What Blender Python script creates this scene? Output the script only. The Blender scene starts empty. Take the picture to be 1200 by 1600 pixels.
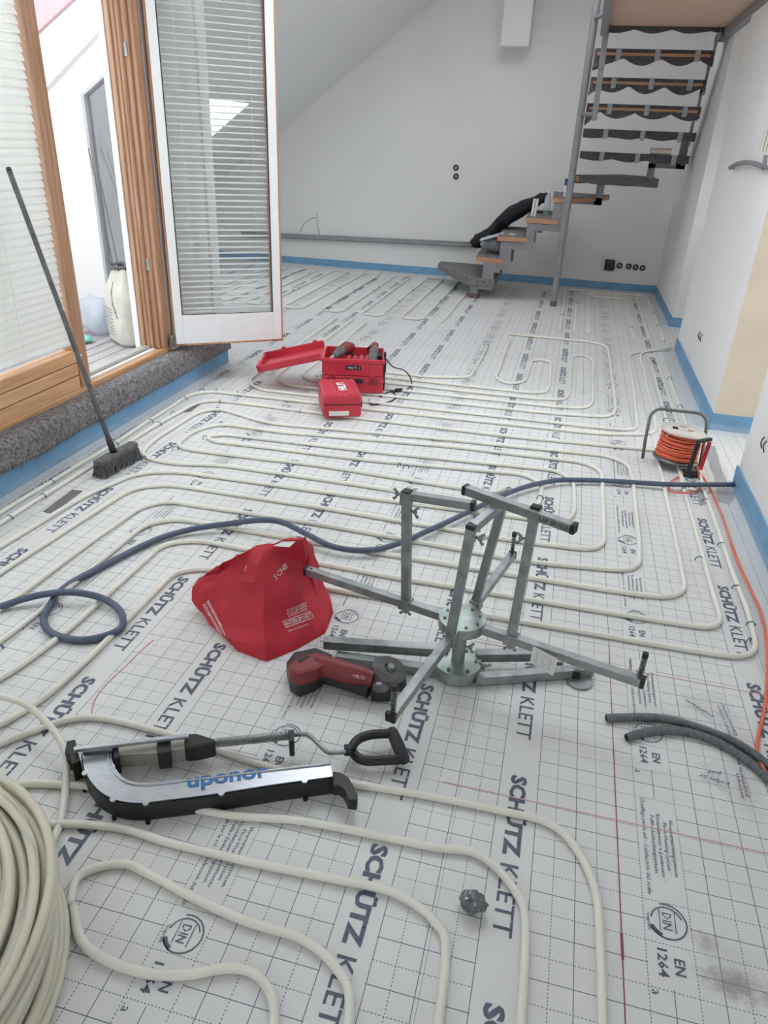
import bpy, bmesh, math, random
from mathutils import Vector, Matrix
from mathutils.bvhtree import BVHTree
import mathutils.noise as mnoise

random.seed(7)
SC = bpy.context.scene
COL = SC.collection
R = math.radians

# ------------------------------------------------------------------ camera
F_PX = 1126.95
CAM = Vector((-0.3234, -1.5354, 1.5137))
ROT = (Matrix.Rotation(0.225673, 3, 'Z') @ Matrix.Rotation(1.093952, 3, 'X') @ Matrix.Rotation(0.0455175, 3, 'Z'))
cam_data = bpy.data.cameras.new('camera')
cam_data.sensor_fit = 'HORIZONTAL'
cam_data.sensor_width = 36.0
cam_data.lens = 36.0 * F_PX / 1200.0
cam_data.clip_start = 0.02
cam = bpy.data.objects.new('camera', cam_data)
cam.matrix_world = Matrix.Translation(CAM) @ ROT.to_4x4()
COL.objects.link(cam)
SC.camera = cam


def at(x, y, z=0.0, ax=2):
    """the point of the place seen at photo pixel (x, y), at height z (or on the plane of another axis)"""
    d = ROT @ Vector(((x - 600) / F_PX, -(y - 800) / F_PX, -1))
    t = (z - CAM[ax]) / d[ax]
    return CAM + d * t


# ------------------------------------------------------------------ sky and exposure
SKY_STRENGTH = 10.0
world = bpy.data.worlds.new('world')
SC.world = world
world.use_nodes = True
wn = world.node_tree.nodes
bg = wn['Background']
bg.inputs['Color'].default_value = (0.89, 0.945, 1.0, 1)
bg.inputs['Strength'].default_value = SKY_STRENGTH
SC.view_settings.view_transform = 'Standard'
SC.view_settings.look = 'None'
SC.view_settings.gamma = 1.0
SC.view_settings.use_curve_mapping = False
SC.view_settings.exposure = -1.14
SC.cycles.use_denoising = True
SC.cycles.max_bounces = 10
SC.cycles.diffuse_bounces = 6
SC.cycles.transparent_max_bounces = 16
SC.cycles.sample_clamp_indirect = 6.0


# ------------------------------------------------------------------ materials
MATS = {}


def mat(name, col, rough=0.6, metal=0.0, var=0.06, scale=12.0, bump=0.0, bscale=None, trans=0.0, alpha=1.0, spec=0.5, stretch=None):
    if name in MATS:
        return MATS[name]
    m = bpy.data.materials.new(name)
    m.use_nodes = True
    nt = m.node_tree
    n, l = nt.nodes, nt.links
    b = n['Principled BSDF']
    tc = n.new('ShaderNodeTexCoord')
    nz = n.new('ShaderNodeTexNoise')
    nz.inputs['Scale'].default_value = scale
    nz.inputs['Detail'].default_value = 5
    if stretch:
        mp = n.new('ShaderNodeMapping')
        mp.inputs['Scale'].default_value = stretch
        l.new(tc.outputs['Object'], mp.inputs['Vector'])
        l.new(mp.outputs['Vector'], nz.inputs['Vector'])
    else:
        l.new(tc.outputs['Object'], nz.inputs['Vector'])
    rp = n.new('ShaderNodeValToRGB')
    rp.color_ramp.elements[0].position = 0.3
    rp.color_ramp.elements[1].position = 0.7
    c = Vector(col)
    rp.color_ramp.elements[0].color = (*(c * (1 - var)), 1)
    rp.color_ramp.elements[1].color = (*[min(1, v) for v in c * (1 + var)], 1)
    l.new(nz.outputs['Fac'], rp.inputs['Fac'])
    l.new(rp.outputs['Color'], b.inputs['Base Color'])
    b.inputs['Roughness'].default_value = rough
    b.inputs['Metallic'].default_value = metal
    b.inputs['Specular IOR Level'].default_value = spec
    b.inputs['Transmission Weight'].default_value = trans
    b.inputs['Alpha'].default_value = alpha
    if bump:
        nb = n.new('ShaderNodeTexNoise')
        nb.inputs['Scale'].default_value = bscale or scale * 4
        nb.inputs['Detail'].default_value = 4
        l.new(tc.outputs['Object'], nb.inputs['Vector'])
        bp = n.new('ShaderNodeBump')
        bp.inputs['Strength'].default_value = bump
        bp.inputs['Distance'].default_value = 0.01
        l.new(nb.outputs['Fac'], bp.inputs['Height'])
        l.new(bp.outputs['Normal'], b.inputs['Normal'])
    MATS[name] = m
    return m


def translucent(name, col, amount=0.4, rough=0.4, transp=0.0):
    m = mat(name, col, rough, var=0.03)
    nt = m.node_tree
    n, l = nt.nodes, nt.links
    b = n['Principled BSDF']
    out = n['Material Output']
    tr = n.new('ShaderNodeBsdfTranslucent')
    tr.inputs['Color'].default_value = (*col, 1)
    mx = n.new('ShaderNodeMixShader')
    mx.inputs['Fac'].default_value = amount
    l.new(b.outputs['BSDF'], mx.inputs[1])
    l.new(tr.outputs['BSDF'], mx.inputs[2])
    last = mx
    if transp:
        tp = n.new('ShaderNodeBsdfTransparent')
        m2 = n.new('ShaderNodeMixShader')
        m2.inputs['Fac'].default_value = transp
        l.new(mx.outputs[0], m2.inputs[1])
        l.new(tp.outputs[0], m2.inputs[2])
        last = m2
    l.new(last.outputs[0], out.inputs['Surface'])
    return m


def glass(name, tint=(0.975, 0.985, 0.98), ior=1.5):
    m = bpy.data.materials.new(name)
    m.use_nodes = True
    n, l = m.node_tree.nodes, m.node_tree.links
    n.remove(n['Principled BSDF'])
    tp = n.new('ShaderNodeBsdfTransparent')
    tp.inputs['Color'].default_value = (*tint, 1)
    gl = n.new('ShaderNodeBsdfGlossy')
    gl.inputs['Roughness'].default_value = 0.01
    lw = n.new('ShaderNodeLayerWeight')          # Schlick-like reflectance, the same on both faces of a thin pane
    lw.inputs['Blend'].default_value = 0.5
    pw = n.new('ShaderNodeMath')
    pw.operation = 'POWER'
    l.new(lw.outputs['Facing'], pw.inputs[0])
    pw.inputs[1].default_value = 4.0
    f0 = ((ior - 1) / (ior + 1)) ** 2
    ma = n.new('ShaderNodeMath')
    ma.operation = 'MULTIPLY_ADD'
    l.new(pw.outputs[0], ma.inputs[0])
    ma.inputs[1].default_value = 1 - f0
    ma.inputs[2].default_value = f0
    fr = ma
    mx = n.new('ShaderNodeMixShader')
    l.new(fr.outputs[0], mx.inputs['Fac'])
    l.new(tp.outputs[0], mx.inputs[1])
    l.new(gl.outputs[0], mx.inputs[2])
    l.new(mx.outputs[0], n['Material Output'].inputs['Surface'])
    return m


def wood(name, c1, c2, rough=0.45, axis=0, scale=3.0):
    m = bpy.data.materials.new(name)
    m.use_nodes = True
    n, l = m.node_tree.nodes, m.node_tree.links
    b = n['Principled BSDF']
    tc = n.new('ShaderNodeTexCoord')
    mp = n.new('ShaderNodeMapping')
    s = [scale * 12] * 3
    s[axis] = scale * 0.7
    mp.inputs['Scale'].default_value = s
    l.new(tc.outputs['Object'], mp.inputs['Vector'])
    nz = n.new('ShaderNodeTexNoise')
    nz.inputs['Scale'].default_value = 1.0
    nz.inputs['Detail'].default_value = 6
    nz.inputs['Distortion'].default_value = 0.6
    l.new(mp.outputs[0], nz.inputs['Vector'])
    rp = n.new('ShaderNodeValToRGB')
    rp.color_ramp.elements[0].position = 0.32
    rp.color_ramp.elements[1].position = 0.68
    rp.color_ramp.elements[0].color = (*c1, 1)
    rp.color_ramp.elements[1].color = (*c2, 1)
    l.new(nz.outputs['Fac'], rp.inputs['Fac'])
    l.new(rp.outputs[0], b.inputs['Base Color'])
    b.inputs['Roughness'].default_value = rough
    bp = n.new('ShaderNodeBump')
    bp.inputs['Strength'].default_value = 0.15
    bp.inputs['Distance'].default_value = 0.004
    l.new(nz.outputs['Fac'], bp.inputs['Height'])
    l.new(bp.outputs[0], b.inputs['Normal'])
    return m


M_WALL = mat('wall_paint', (0.84, 0.83, 0.815), 0.9, var=0.025, scale=1.5, bump=0.06, bscale=60)
M_CEIL = mat('ceiling_paint', (0.86, 0.86, 0.85), 0.9, var=0.02, scale=1.0)
M_PLASTER = mat('beige_plaster', (0.74, 0.63, 0.49), 0.95, var=0.06, scale=4, bump=0.15, bscale=40)
M_BLUEFOAM = mat('blue_foam', (0.18, 0.36, 0.55), 0.75, var=0.08, scale=9, bump=0.1, bscale=30)
M_FOIL = translucent('clear_foil', (0.86, 0.88, 0.90), 0.3, 0.22, 0.8)
M_FILM = translucent('clear_film', (0.86, 0.88, 0.90), 0.3, 0.22, 0.9)
M_PIPE = mat('pex_pipe', (0.82, 0.81, 0.745), 0.38, var=0.03, scale=5)
_pb = M_PIPE.node_tree.nodes['Principled BSDF']
_pb.inputs['Subsurface Weight'].default_value = 1.0
_pb.inputs['Subsurface Radius'].default_value = (1.0, 0.95, 0.75)
_pb.inputs['Subsurface Scale'].default_value = 0.012
M_COIL = mat('pex_coil', (0.74, 0.70, 0.58), 0.38, var=0.05, scale=4)
M_COIL.node_tree.nodes['Principled BSDF'].inputs['Subsurface Weight'].default_value = 1.0
M_COIL.node_tree.nodes['Principled BSDF'].inputs['Subsurface Radius'].default_value = (1.0, 0.95, 0.75)
M_COIL.node_tree.nodes['Principled BSDF'].inputs['Subsurface Scale'].default_value = 0.02
M_INK = mat('blue_grey_ink', (0.105, 0.12, 0.175), 0.6, var=0.2, scale=30)
M_RED_INK = mat('red_marker_ink', (0.30, 0.08, 0.11), 0.7)
M_PINK_INK = mat('faint_red_chalk', (0.72, 0.42, 0.42), 0.9)
M_CLIP = mat('blue_clip_plastic', (0.03, 0.11, 0.22), 0.4)
M_STEEL = mat('galvanised_steel', (0.31, 0.33, 0.33), 0.42, 0.7, var=0.22, scale=22, bump=0.05)
M_STEEL_D = mat('dark_steel', (0.18, 0.19, 0.19), 0.45, 0.8, var=0.2)
M_ZINC = mat('zinc_plate', (0.33, 0.38, 0.355), 0.36, 0.75, var=0.25, scale=18)
M_ALU = mat('aluminium', (0.50, 0.52, 0.56), 0.3, 0.85, var=0.1, scale=14, stretch=(1, 8, 8))
M_BLACK = mat('black_plastic', (0.016, 0.017, 0.018), 0.45, var=0.2)
M_RUBBER = mat('black_rubber', (0.03, 0.03, 0.033), 0.7, var=0.2)
M_HOSE = mat('blue_grey_hose', (0.085, 0.11, 0.17), 0.42, var=0.12, scale=20)
M_ORANGE = mat('orange_cable', (0.78, 0.16, 0.08), 0.45, var=0.08, scale=25)
M_CONDUIT = mat('grey_conduit', (0.20, 0.21, 0.22), 0.5, var=0.08)
M_CONDUIT2 = mat('light_grey_metal', (0.46, 0.46, 0.47), 0.5, 0.2)
M_RED = mat('red_fabric', (0.52, 0.02, 0.04), 0.65, var=0.10, scale=8, bump=0.12, bscale=260)
M_REDPL = mat('red_plastic', (0.56, 0.035, 0.06), 0.42, var=0.1, scale=12)
M_REDDK = mat('dark_red_plastic', (0.22, 0.025, 0.03), 0.45, var=0.15)
M_WHITE = mat('white_paint', (0.82, 0.82, 0.82), 0.45, var=0.02)
M_PRINTW = mat('white_print', (0.85, 0.83, 0.82), 0.6, var=0.05)
M_PRINTP = mat('pale_pink_print', (0.75, 0.42, 0.42), 0.6, var=0.05)
M_FELT = mat('grey_felt', (0.225, 0.21, 0.215), 0.95, var=0.6, scale=60, bump=0.9, bscale=130)
M_FELTD = mat('dark_felt', (0.10, 0.095, 0.10), 0.95, var=0.40, scale=60, bump=0.6, bscale=100)
M_STAIR = mat('grey_stair_steel', (0.25, 0.25, 0.26), 0.5, 0.1, var=0.06)
M_TAPE = mat('grey_tape', (0.36, 0.37, 0.38), 0.4, var=0.08)
M_WOOD = wood('larch_frame', (0.34, 0.175, 0.095), (0.52, 0.30, 0.18), 0.4, axis=2)
M_WOODY = wood('larch_rail', (0.55, 0.29, 0.13), (0.74, 0.45, 0.25), 0.4, axis=1)
M_OAK = wood('oak_tread', (0.40, 0.20, 0.11), (0.55, 0.30, 0.18), 0.45, axis=0)
M_BOARD = wood('board_underside', (0.58, 0.37, 0.27), (0.74, 0.52, 0.40), 0.5, axis=0)
M_DECK = wood('weathered_deck', (0.42, 0.41, 0.42), (0.60, 0.59, 0.60), 0.8, axis=0)
M_SLAT = translucent('blind_slat', (0.82, 0.82, 0.78), 0.35, 0.4)
M_GLASS = glass('window_glass')
M_BRUSH = mat('grey_bristle', (0.16, 0.16, 0.17), 0.95, var=0.5, scale=90, bump=0.8, bscale=200)
M_DUST = mat('dusty_black', (0.12, 0.12, 0.125), 0.7, var=0.35, scale=25)
M_BEIGE = mat('beige_plastic', (0.62, 0.58, 0.52), 0.5, var=0.08)
M_BRASS = mat('beige_metal', (0.40, 0.38, 0.34), 0.4, 0.5, var=0.08)
M_BLUEINK = mat('cobalt_print', (0.03, 0.16, 0.42), 0.4)
M_JACKET = mat('black_jacket_cloth', (0.012, 0.013, 0.017), 0.85, var=0.3, bump=0.3, bscale=40)
M_GREYBAG = mat('grey_cloth', (0.30, 0.31, 0.34), 0.8, var=0.2, bump=0.3, bscale=30)
M_SACK = mat('cement_paper', (0.62, 0.61, 0.54), 0.7, var=0.10, scale=9, bump=0.2, bscale=25)
M_GREEN = mat('mint_bag', (0.22, 0.62, 0.55), 0.5)
M_PBAG = translucent('milky_plastic', (0.75, 0.80, 0.88), 0.4, 0.35, 0.25)
M_EXTW = mat('exterior_render', (0.85, 0.85, 0.85), 0.9, var=0.02)
M_PINK = mat('pink_roof', (0.62, 0.36, 0.38), 0.7)
M_DIRT = mat('mortar_dust', (0.40, 0.37, 0.32), 0.98, var=0.25, scale=40, bump=0.4)
M_PAPER = mat('paper', (0.74, 0.73, 0.70), 0.7, var=0.05)
M_FOILBALL = mat('lead_foil', (0.22, 0.23, 0.25), 0.32, 0.85, var=0.25, scale=40)
M_CAP = mat('blue_cap', (0.03, 0.06, 0.3), 0.4)


def wall_two_tone():
    return M_WALL


# ------------------------------------------------------------------ mesh builder
class MB:
    def __init__(self):
        self.v, self.f, self.mi = [], [], []
        self.cur = 0

    def add(self, verts, faces):
        o = len(self.v)
        self.v += [Vector(p) for p in verts]
        self.f += [[i + o for i in f] for f in faces]
        self.mi += [self.cur] * len(faces)
        return self

    def box(self, c, s, m=None):
        hx, hy, hz = s[0] / 2, s[1] / 2, s[2] / 2
        vs = [Vector((x, y, z)) for x in (-hx, hx) for y in (-hy, hy) for z in (-hz, hz)]
        if m is not None:
            vs = [m @ p for p in vs]
        c = Vector(c)
        return self.add([p + c for p in vs], [(0, 1, 3, 2), (4, 6, 7, 5), (0, 4, 5, 1), (2, 3, 7, 6), (0, 2, 6, 4), (1, 5, 7, 3)])

    def bb(self, x0, x1, y0, y1, z0, z1):
        return self.box(((x0 + x1) / 2, (y0 + y1) / 2, (z0 + z1) / 2), (abs(x1 - x0), abs(y1 - y0), abs(z1 - z0)))

    def bar(self, a, b, w, h, up=(0, 0, 1)):
        a, b = Vector(a), Vector(b)
        d = (b - a).normalized()
        up = Vector(up)
        if abs(d.dot(up)) > 0.98:
            up = Vector((0, 1, 0))
        s = d.cross(up).normalized()
        u = s.cross(d)
        vs = []
        for p in (a, b):
            for i, j in ((-1, -1), (1, -1), (1, 1), (-1, 1)):
                vs.append(p + s * (w / 2 * i) + u * (h / 2 * j))
        return self.add(vs, [(0, 1, 2, 3), (7, 6, 5, 4), (0, 4, 5, 1), (1, 5, 6, 2), (2, 6, 7, 3), (3, 7, 4, 0)])

    def tube(self, pts, r, n=8, closed=False, cap=True):
        pts = [Vector(p) for p in pts]
        N = len(pts)
        rs = r if isinstance(r, (list, tuple)) else [r] * N
        vs, fs = [], []
        prev = None
        for i, p in enumerate(pts):
            if closed:
                d = pts[(i + 1) % N] - pts[i - 1]
            else:
                d = pts[min(i + 1, N - 1)] - pts[max(i - 1, 0)]
            if d.length < 1e-9:
                d = Vector((0, 0, 1))
            d.normalize()
            if prev is None:
                ref = Vector((0, 0, 1)) if abs(d.z) < 0.9 else Vector((1, 0, 0))
                s = d.cross(ref).normalized()
            else:
                s = (prev - d * prev.dot(d))
                s = s.normalized() if s.length > 1e-6 else d.orthogonal().normalized()
            prev = s
            u = d.cross(s)
            for k in range(n):
                a = 2 * math.pi * k / n
                vs.append(p + (s * math.cos(a) + u * math.sin(a)) * rs[i])
        for i in range(N if closed else N - 1):
            j = (i + 1) % N
            for k in range(n):
                k2 = (k + 1) % n
                fs.append((i * n + k, i * n + k2, j * n + k2, j * n + k))
        if cap and not closed:
            fs.append(tuple(reversed(range(n))))
            fs.append(tuple((N - 1) * n + k for k in range(n)))
        return self.add(vs, fs)

    def cyl(self, a, b, r, n=20, r2=None):
        return self.tube([a, b], [r, r if r2 is None else r2], n)

    def prism(self, poly, z0, z1, m=None):
        n = len(poly)
        vs = [Vector((p[0], p[1], z0)) for p in poly] + [Vector((p[0], p[1], z1)) for p in poly]
        if m is not None:
            vs = [m @ p for p in vs]
        fs = [tuple(reversed(range(n))), tuple(range(n, 2 * n))]
        fs += [(i, (i + 1) % n, n + (i + 1) % n, n + i) for i in range(n)]
        return self.add(vs, fs)

    def strip(self, lo, hi, z0, z1):
        """solid band between two equally long 2D polylines"""
        n = len(lo)
        vs = []
        for a, b in zip(lo, hi):
            vs += [(a[0], a[1], z0), (b[0], b[1], z0), (b[0], b[1], z1), (a[0], a[1], z1)]
        fs = [(0, 1, 2, 3), tuple(4 * (n - 1) + k for k in (3, 2, 1, 0))]
        for i in range(n - 1):
            for k in range(4):
                fs.append((4 * i + k, 4 * (i + 1) + k, 4 * (i + 1) + (k + 1) % 4, 4 * i + (k + 1) % 4))
        return self.add(vs, fs)

    def lathe(self, prof, c=(0, 0, 0), n=24, m=None, ang=2 * math.pi):
        c = Vector(c)
        vs, fs = [], []
        for r, z in prof:
            for k in range(n):
                a = ang * k / n
                p = Vector((r * math.cos(a), r * math.sin(a), z))
                vs.append(c + (m @ p if m is not None else p))
        for i in range(len(prof) - 1):
            for k in range(n):
                k2 = (k + 1) % n
                fs.append((i * n + k, i * n + k2, (i + 1) * n + k2, (i + 1) * n + k))
        if prof[0][0] > 1e-6:
            fs.append(tuple(reversed(range(n))))
        if prof[-1][0] > 1e-6:
            fs.append(tuple((len(prof) - 1) * n + k for k in range(n)))
        return self.add(vs, fs)

    def grid(self, fn, nu, nv):
        vs = [fn(i / nu, j / nv) for j in range(nv + 1) for i in range(nu + 1)]
        fs = [(j * (nu + 1) + i, j * (nu + 1) + i + 1, (j + 1) * (nu + 1) + i + 1, (j + 1) * (nu + 1) + i) for j in range(nv) for i in range(nu)]
        return self.add(vs, fs)

    def build(self, name, m, parent=None, smooth=False, bevel=0.0, origin=None, recalc=True):
        me = bpy.data.meshes.new(name)
        o0 = Vector(origin) if origin is not None else Vector((0, 0, 0))
        me.from_pydata([tuple(p - o0) for p in self.v], [], self.f)
        ms = m if isinstance(m, (list, tuple)) else [m]
        for q in ms:
            me.materials.append(q)
        if len(ms) > 1:
            for p, i in zip(me.polygons, self.mi):
                p.material_index = i
        if recalc:
            bm = bmesh.new()
            bm.from_mesh(me)
            bmesh.ops.recalc_face_normals(bm, faces=bm.faces)
            bm.to_mesh(me)
            bm.free()
        if smooth:
            for p in me.polygons:
                p.use_smooth = True
        ob = bpy.data.objects.new(name, me)
        COL.objects.link(ob)
        if origin is not None:
            ob.location = o0
        if parent is not None:
            ob.parent = parent
            if origin is not None:
                ob.location = o0 - world_loc(parent)
            else:
                ob.location = -world_loc(parent)
        if bevel:
            bv = ob.modifiers.new('bevel', 'BEVEL')
            bv.width = bevel
            bv.segments = 2
            bv.limit_method = 'ANGLE'
            bv.angle_limit = R(40)
        if smooth and bevel == 0:
            pass
        return ob


def world_loc(o):
    l = Vector((0, 0, 0))
    while o is not None:
        l = l + o.location
        o = o.parent
    return l


def auto_smooth(o, ang=40):
    o.data.polygons.foreach_set('use_smooth', [True] * len(o.data.polygons))
    try:
        o.data.set_sharp_from_angle(angle=R(ang))
    except Exception:
        pass
    return o


def tag(o, label=None, cat=None, group=None, kind=None):
    if label:
        o['label'] = label
    if cat:
        o['category'] = cat
    if group:
        o['group'] = group
    if kind:
        o['kind'] = kind
    return o


def empty(name, loc, label=None, cat=None, group=None, kind=None):
    o = bpy.data.objects.new(name, None)
    COL.objects.link(o)
    o.location = loc
    o.empty_display_size = 0.05
    return tag(o, label, cat, group, kind)


def catmull(pts, n=6, closed=False):
    pts = [Vector(p) for p in pts]
    N = len(pts)
    out = []
    for i in range(N if closed else N - 1):
        p0 = pts[(i - 1) % N] if closed or i > 0 else pts[0] * 2 - pts[1]
        p1, p2 = pts[i], pts[(i + 1) % N]
        p3 = pts[(i + 2) % N] if closed or i + 2 < N else pts[-1] * 2 - pts[-2]
        for k in range(n):
            t = k / n
            out.append(0.5 * ((2 * p1) + (p2 - p0) * t + (2 * p0 - 5 * p1 + 4 * p2 - p3) * t * t + (3 * p1 - p0 - 3 * p2 + p3) * t ** 3))
    if not closed:
        out.append(pts[-1])
    return out


def rounded(pts, rad, n=6):
    """polyline with each inner corner rounded by radius rad"""
    pts = [Vector(p) for p in pts]
    out = [pts[0]]
    for i in range(1, len(pts) - 1):
        a, b, c = pts[i - 1], pts[i], pts[i + 1]
        d1, d2 = (a - b), (c - b)
        r = min(rad, d1.length * 0.49, d2.length * 0.49)
        p, q = b + d1.normalized() * r, b + d2.normalized() * r
        for k in range(n + 1):
            t = k / n
            out.append(p * (1 - t) ** 2 + b * 2 * t * (1 - t) + q * t * t)
    out.append(pts[-1])
    return out


def text_geo(body, size=1.0, bold=0.0, res=2, align='LEFT', shear=0.0, spacing=1.0):
    cu = bpy.data.curves.new('t', 'FONT')
    cu.body = body
    cu.size = size
    cu.resolution_u = res
    cu.offset = bold
    cu.shear = shear
    cu.space_character = spacing
    cu.align_x = align
    cu.align_y = 'CENTER'
    cu.fill_mode = 'FRONT'
    ob = bpy.data.objects.new('t', cu)
    COL.objects.link(ob)
    dg = bpy.context.evaluated_depsgraph_get()
    dg.update()
    me = bpy.data.meshes.new_from_object(ob.evaluated_get(dg))
    vs = [v.co.copy() for v in me.vertices]
    fs = [list(p.vertices) for p in me.polygons]
    bpy.data.objects.remove(ob)
    bpy.data.curves.remove(cu)
    bpy.data.meshes.remove(me)
    return vs, fs


def fit_text(body, length, height, bold=0.0, res=2, align='LEFT', shear=0.0):
    """text scaled to an exact length and height, centred on its own height; starts at x = 0 (or centred)"""
    vs, fs = text_geo(body, 1.0, bold, res, 'LEFT', shear)
    x0, x1 = min(v.x for v in vs), max(v.x for v in vs)
    y0, y1 = min(v.y for v in vs), max(v.y for v in vs)
    sx, sy = length / (x1 - x0), height / (y1 - y0)
    off = length / 2 if align == 'CENTER' else 0
    return [Vector(((v.x - x0) * sx - off, (v.y - (y0 + y1) / 2) * sy, 0)) for v in vs], fs


# ------------------------------------------------------------------ printed insulation mats (the floor)
def sheet_material(name, D, stains=()):
    m = bpy.data.materials.new(name)
    m.use_nodes = True
    n, l = m.node_tree.nodes, m.node_tree.links
    b = n['Principled BSDF']
    tc = n.new('ShaderNodeTexCoord')
    sp = n.new('ShaderNodeSeparateXYZ')
    l.new(tc.outputs['Object'], sp.inputs[0])

    def M(op, a, b_=None):
        q = n.new('ShaderNodeMath')
        q.operation = op
        for i, v in enumerate((a, b_)):
            if v is None:
                continue
            if isinstance(v, (int, float)):
                q.inputs[i].default_value = v
            else:
                l.new(v, q.inputs[i])
        return q.outputs[0]
    x = M('MULTIPLY', sp.outputs[0], 10.0)
    y = M('MULTIPLY', sp.outputs[1], 10.0)
    W = 0.0095
    fr = lambda v: M('FRACT', v)
    near = lambda v, w: M('LESS_THAN', M('ABSOLUTE', v), w)
    rng = lambda v, a, c: M('MULTIPLY', M('GREATER_THAN', v, a), M('LESS_THAN', v, c))
    inv = lambda v: M('SUBTRACT', 1.0, v)
    dx = M('SUBTRACT', fr(M('ADD', x, 0.5)), 0.5)
    dy = M('SUBTRACT', fr(M('ADD', y, 0.5)), 0.5)
    hx = M('SUBTRACT', fr(x), 0.5)
    hy = M('SUBTRACT', fr(y), 0.5)
    T = M('ADD', rng(x, 1.02, 1.98), rng(x, 8.02, 8.98))
    C = rng(x, 4.52, 5.48)
    gap = M('LESS_THAN', fr(M('DIVIDE', M('SUBTRACT', y, D - 2.5), 6.0)), 1 / 6.0)
    dk = M('LESS_THAN', fr(M('DIVIDE', M('SUBTRACT', y, D - 2.6), 6.0)), 3.2 / 6.0)
    keepC = M('MAXIMUM', inv(C), gap)
    dash_y = M('LESS_THAN', fr(M('MULTIPLY', y, 13.0)), 0.55)
    dash_x = M('LESS_THAN', fr(M('MULTIPLY', x, 13.0)), 0.55)
    s_v = M('MULTIPLY', near(dx, W), keepC)
    d_v = M('MULTIPLY', M('MULTIPLY', near(hx, W), dash_y), inv(T))
    s_h = M('MULTIPLY', M('MULTIPLY', near(dy, W), inv(T)), keepC)
    d_h = M('MULTIPLY', M('MULTIPLY', M('MULTIPLY', near(hy, W), dash_x), inv(T)), M('MAXIMUM', inv(C), dk))
    line = M('MAXIMUM', M('MAXIMUM', s_v, d_v), M('MAXIMUM', s_h, d_h))
    nz = n.new('ShaderNodeTexNoise')
    nz.inputs['Scale'].default_value = 3.0
    nz.inputs['Detail'].default_value = 6
    l.new(tc.outputs['Object'], nz.inputs['Vector'])
    rp = n.new('ShaderNodeValToRGB')
    rp.color_ramp.elements[0].position = 0.25
    rp.color_ramp.elements[1].position = 0.6
    rp.color_ramp.elements[0].color = (0.70, 0.69, 0.67, 1)
    rp.color_ramp.elements[1].color = (0.76, 0.76, 0.75, 1)
    l.new(nz.outputs['Fac'], rp.inputs['Fac'])
    mx = n.new('ShaderNodeMix')
    mx.data_type = 'RGBA'
    l.new(line, mx.inputs['Factor'])
    l.new(rp.outputs[0], mx.inputs['A'])
    mx.inputs['B'].default_value = (0.13, 0.15, 0.19, 1)
    last = mx.outputs['Result']
    ns = n.new('ShaderNodeTexNoise')
    ns.inputs['Scale'].default_value = 28.0
    ns.inputs['Detail'].default_value = 8
    ns.inputs['Roughness'].default_value = 0.7
    l.new(tc.outputs['Object'], ns.inputs['Vector'])
    for (cx, cy, rx, ry, st) in stains:
        # dried mortar smears: noisy elliptical blots
        ex = M('DIVIDE', M('SUBTRACT', sp.outputs[0], cx), rx)
        ey = M('DIVIDE', M('SUBTRACT', sp.outputs[1], cy), ry)
        rr_ = M('SQRT', M('ADD', M('MULTIPLY', ex, ex), M('MULTIPLY', ey, ey)))
        v_ = M('ADD', M('SUBTRACT', 1.0, rr_), M('MULTIPLY', M('SUBTRACT', ns.outputs['Fac'], 0.5), 2.2))
        cl = n.new('ShaderNodeMath')
        cl.operation = 'MULTIPLY'
        cl.use_clamp = True
        l.new(v_, cl.inputs[0])
        cl.inputs[1].default_value = 1.3
        fac = M('MULTIPLY', cl.outputs[0], st)
        m3 = n.new('ShaderNodeMix')
        m3.data_type = 'RGBA'
        l.new(fac, m3.inputs['Factor'])
        l.new(last, m3.inputs['A'])
        m3.inputs['B'].default_value = (0.27, 0.25, 0.22, 1)
        last = m3.outputs['Result']
    l.new(last, b.inputs['Base Color'])
    b.inputs['Roughness'].default_value = 0.42
    nb = n.new('ShaderNodeTexNoise')
    nb.inputs['Scale'].default_value = 9.0
    l.new(tc.outputs['Object'], nb.inputs['Vector'])
    bp = n.new('ShaderNodeBump')
    bp.inputs['Strength'].default_value = 0.12
    bp.inputs['Distance'].default_value = 0.02
    l.new(nb.outputs['Fac'], bp.inputs['Height'])
    l.new(bp.outputs[0], b.inputs['Normal'])
    return m


# text templates, unit = 10 cm; they read towards the camera with their tops to the right
T_BRAND = fit_text('SCHÜTZ', 2.55, 0.52, bold=0.045, res=2)
# the umlaut dots make the word taller than its caps
T_KLETT = fit_text('KLETT', 1.80, 0.42, bold=0.008, res=2)
SMALL = [('Vloerverwarmingsysteem ·', 1.75, 0.32), ('Floor-Heating-System ·', 1.50, 0.17), ('Riscaldamento a pavimento ·', 1.95, 0.02),
         ('Fußbodenheizungsystem ·', 1.80, -0.13), ('Chauffage par le sol - Calefaccion del suelo', 2.85, -0.33)]
T_SMALL = [(fit_text(s, L, 0.135, bold=0.004, res=1, align='CENTER'), off) for s, L, off in SMALL]
T_DIN = fit_text('DIN', 0.40, 0.20, bold=0.006, res=1, align='CENTER')
T_EN = fit_text('EN', 0.36, 0.22, bold=0.02, res=1, align='CENTER')
T_1264 = fit_text('1264', 0.62, 0.22, bold=0.02, res=1, align='CENTER')
T_A = fit_text('.a', 0.16, 0.14, bold=0.0, res=1, align='CENTER')
T_GEPR = fit_text('Geprüft', 0.42, 0.13, bold=0.0, res=1, align='CENTER')


def place_print(mb, geo, u, v, z=0.0008):
    vs, fs = geo
    mb.add([((u + p.y) * 0.1, (v - p.x) * 0.1, z) for p in vs], fs)


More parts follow.
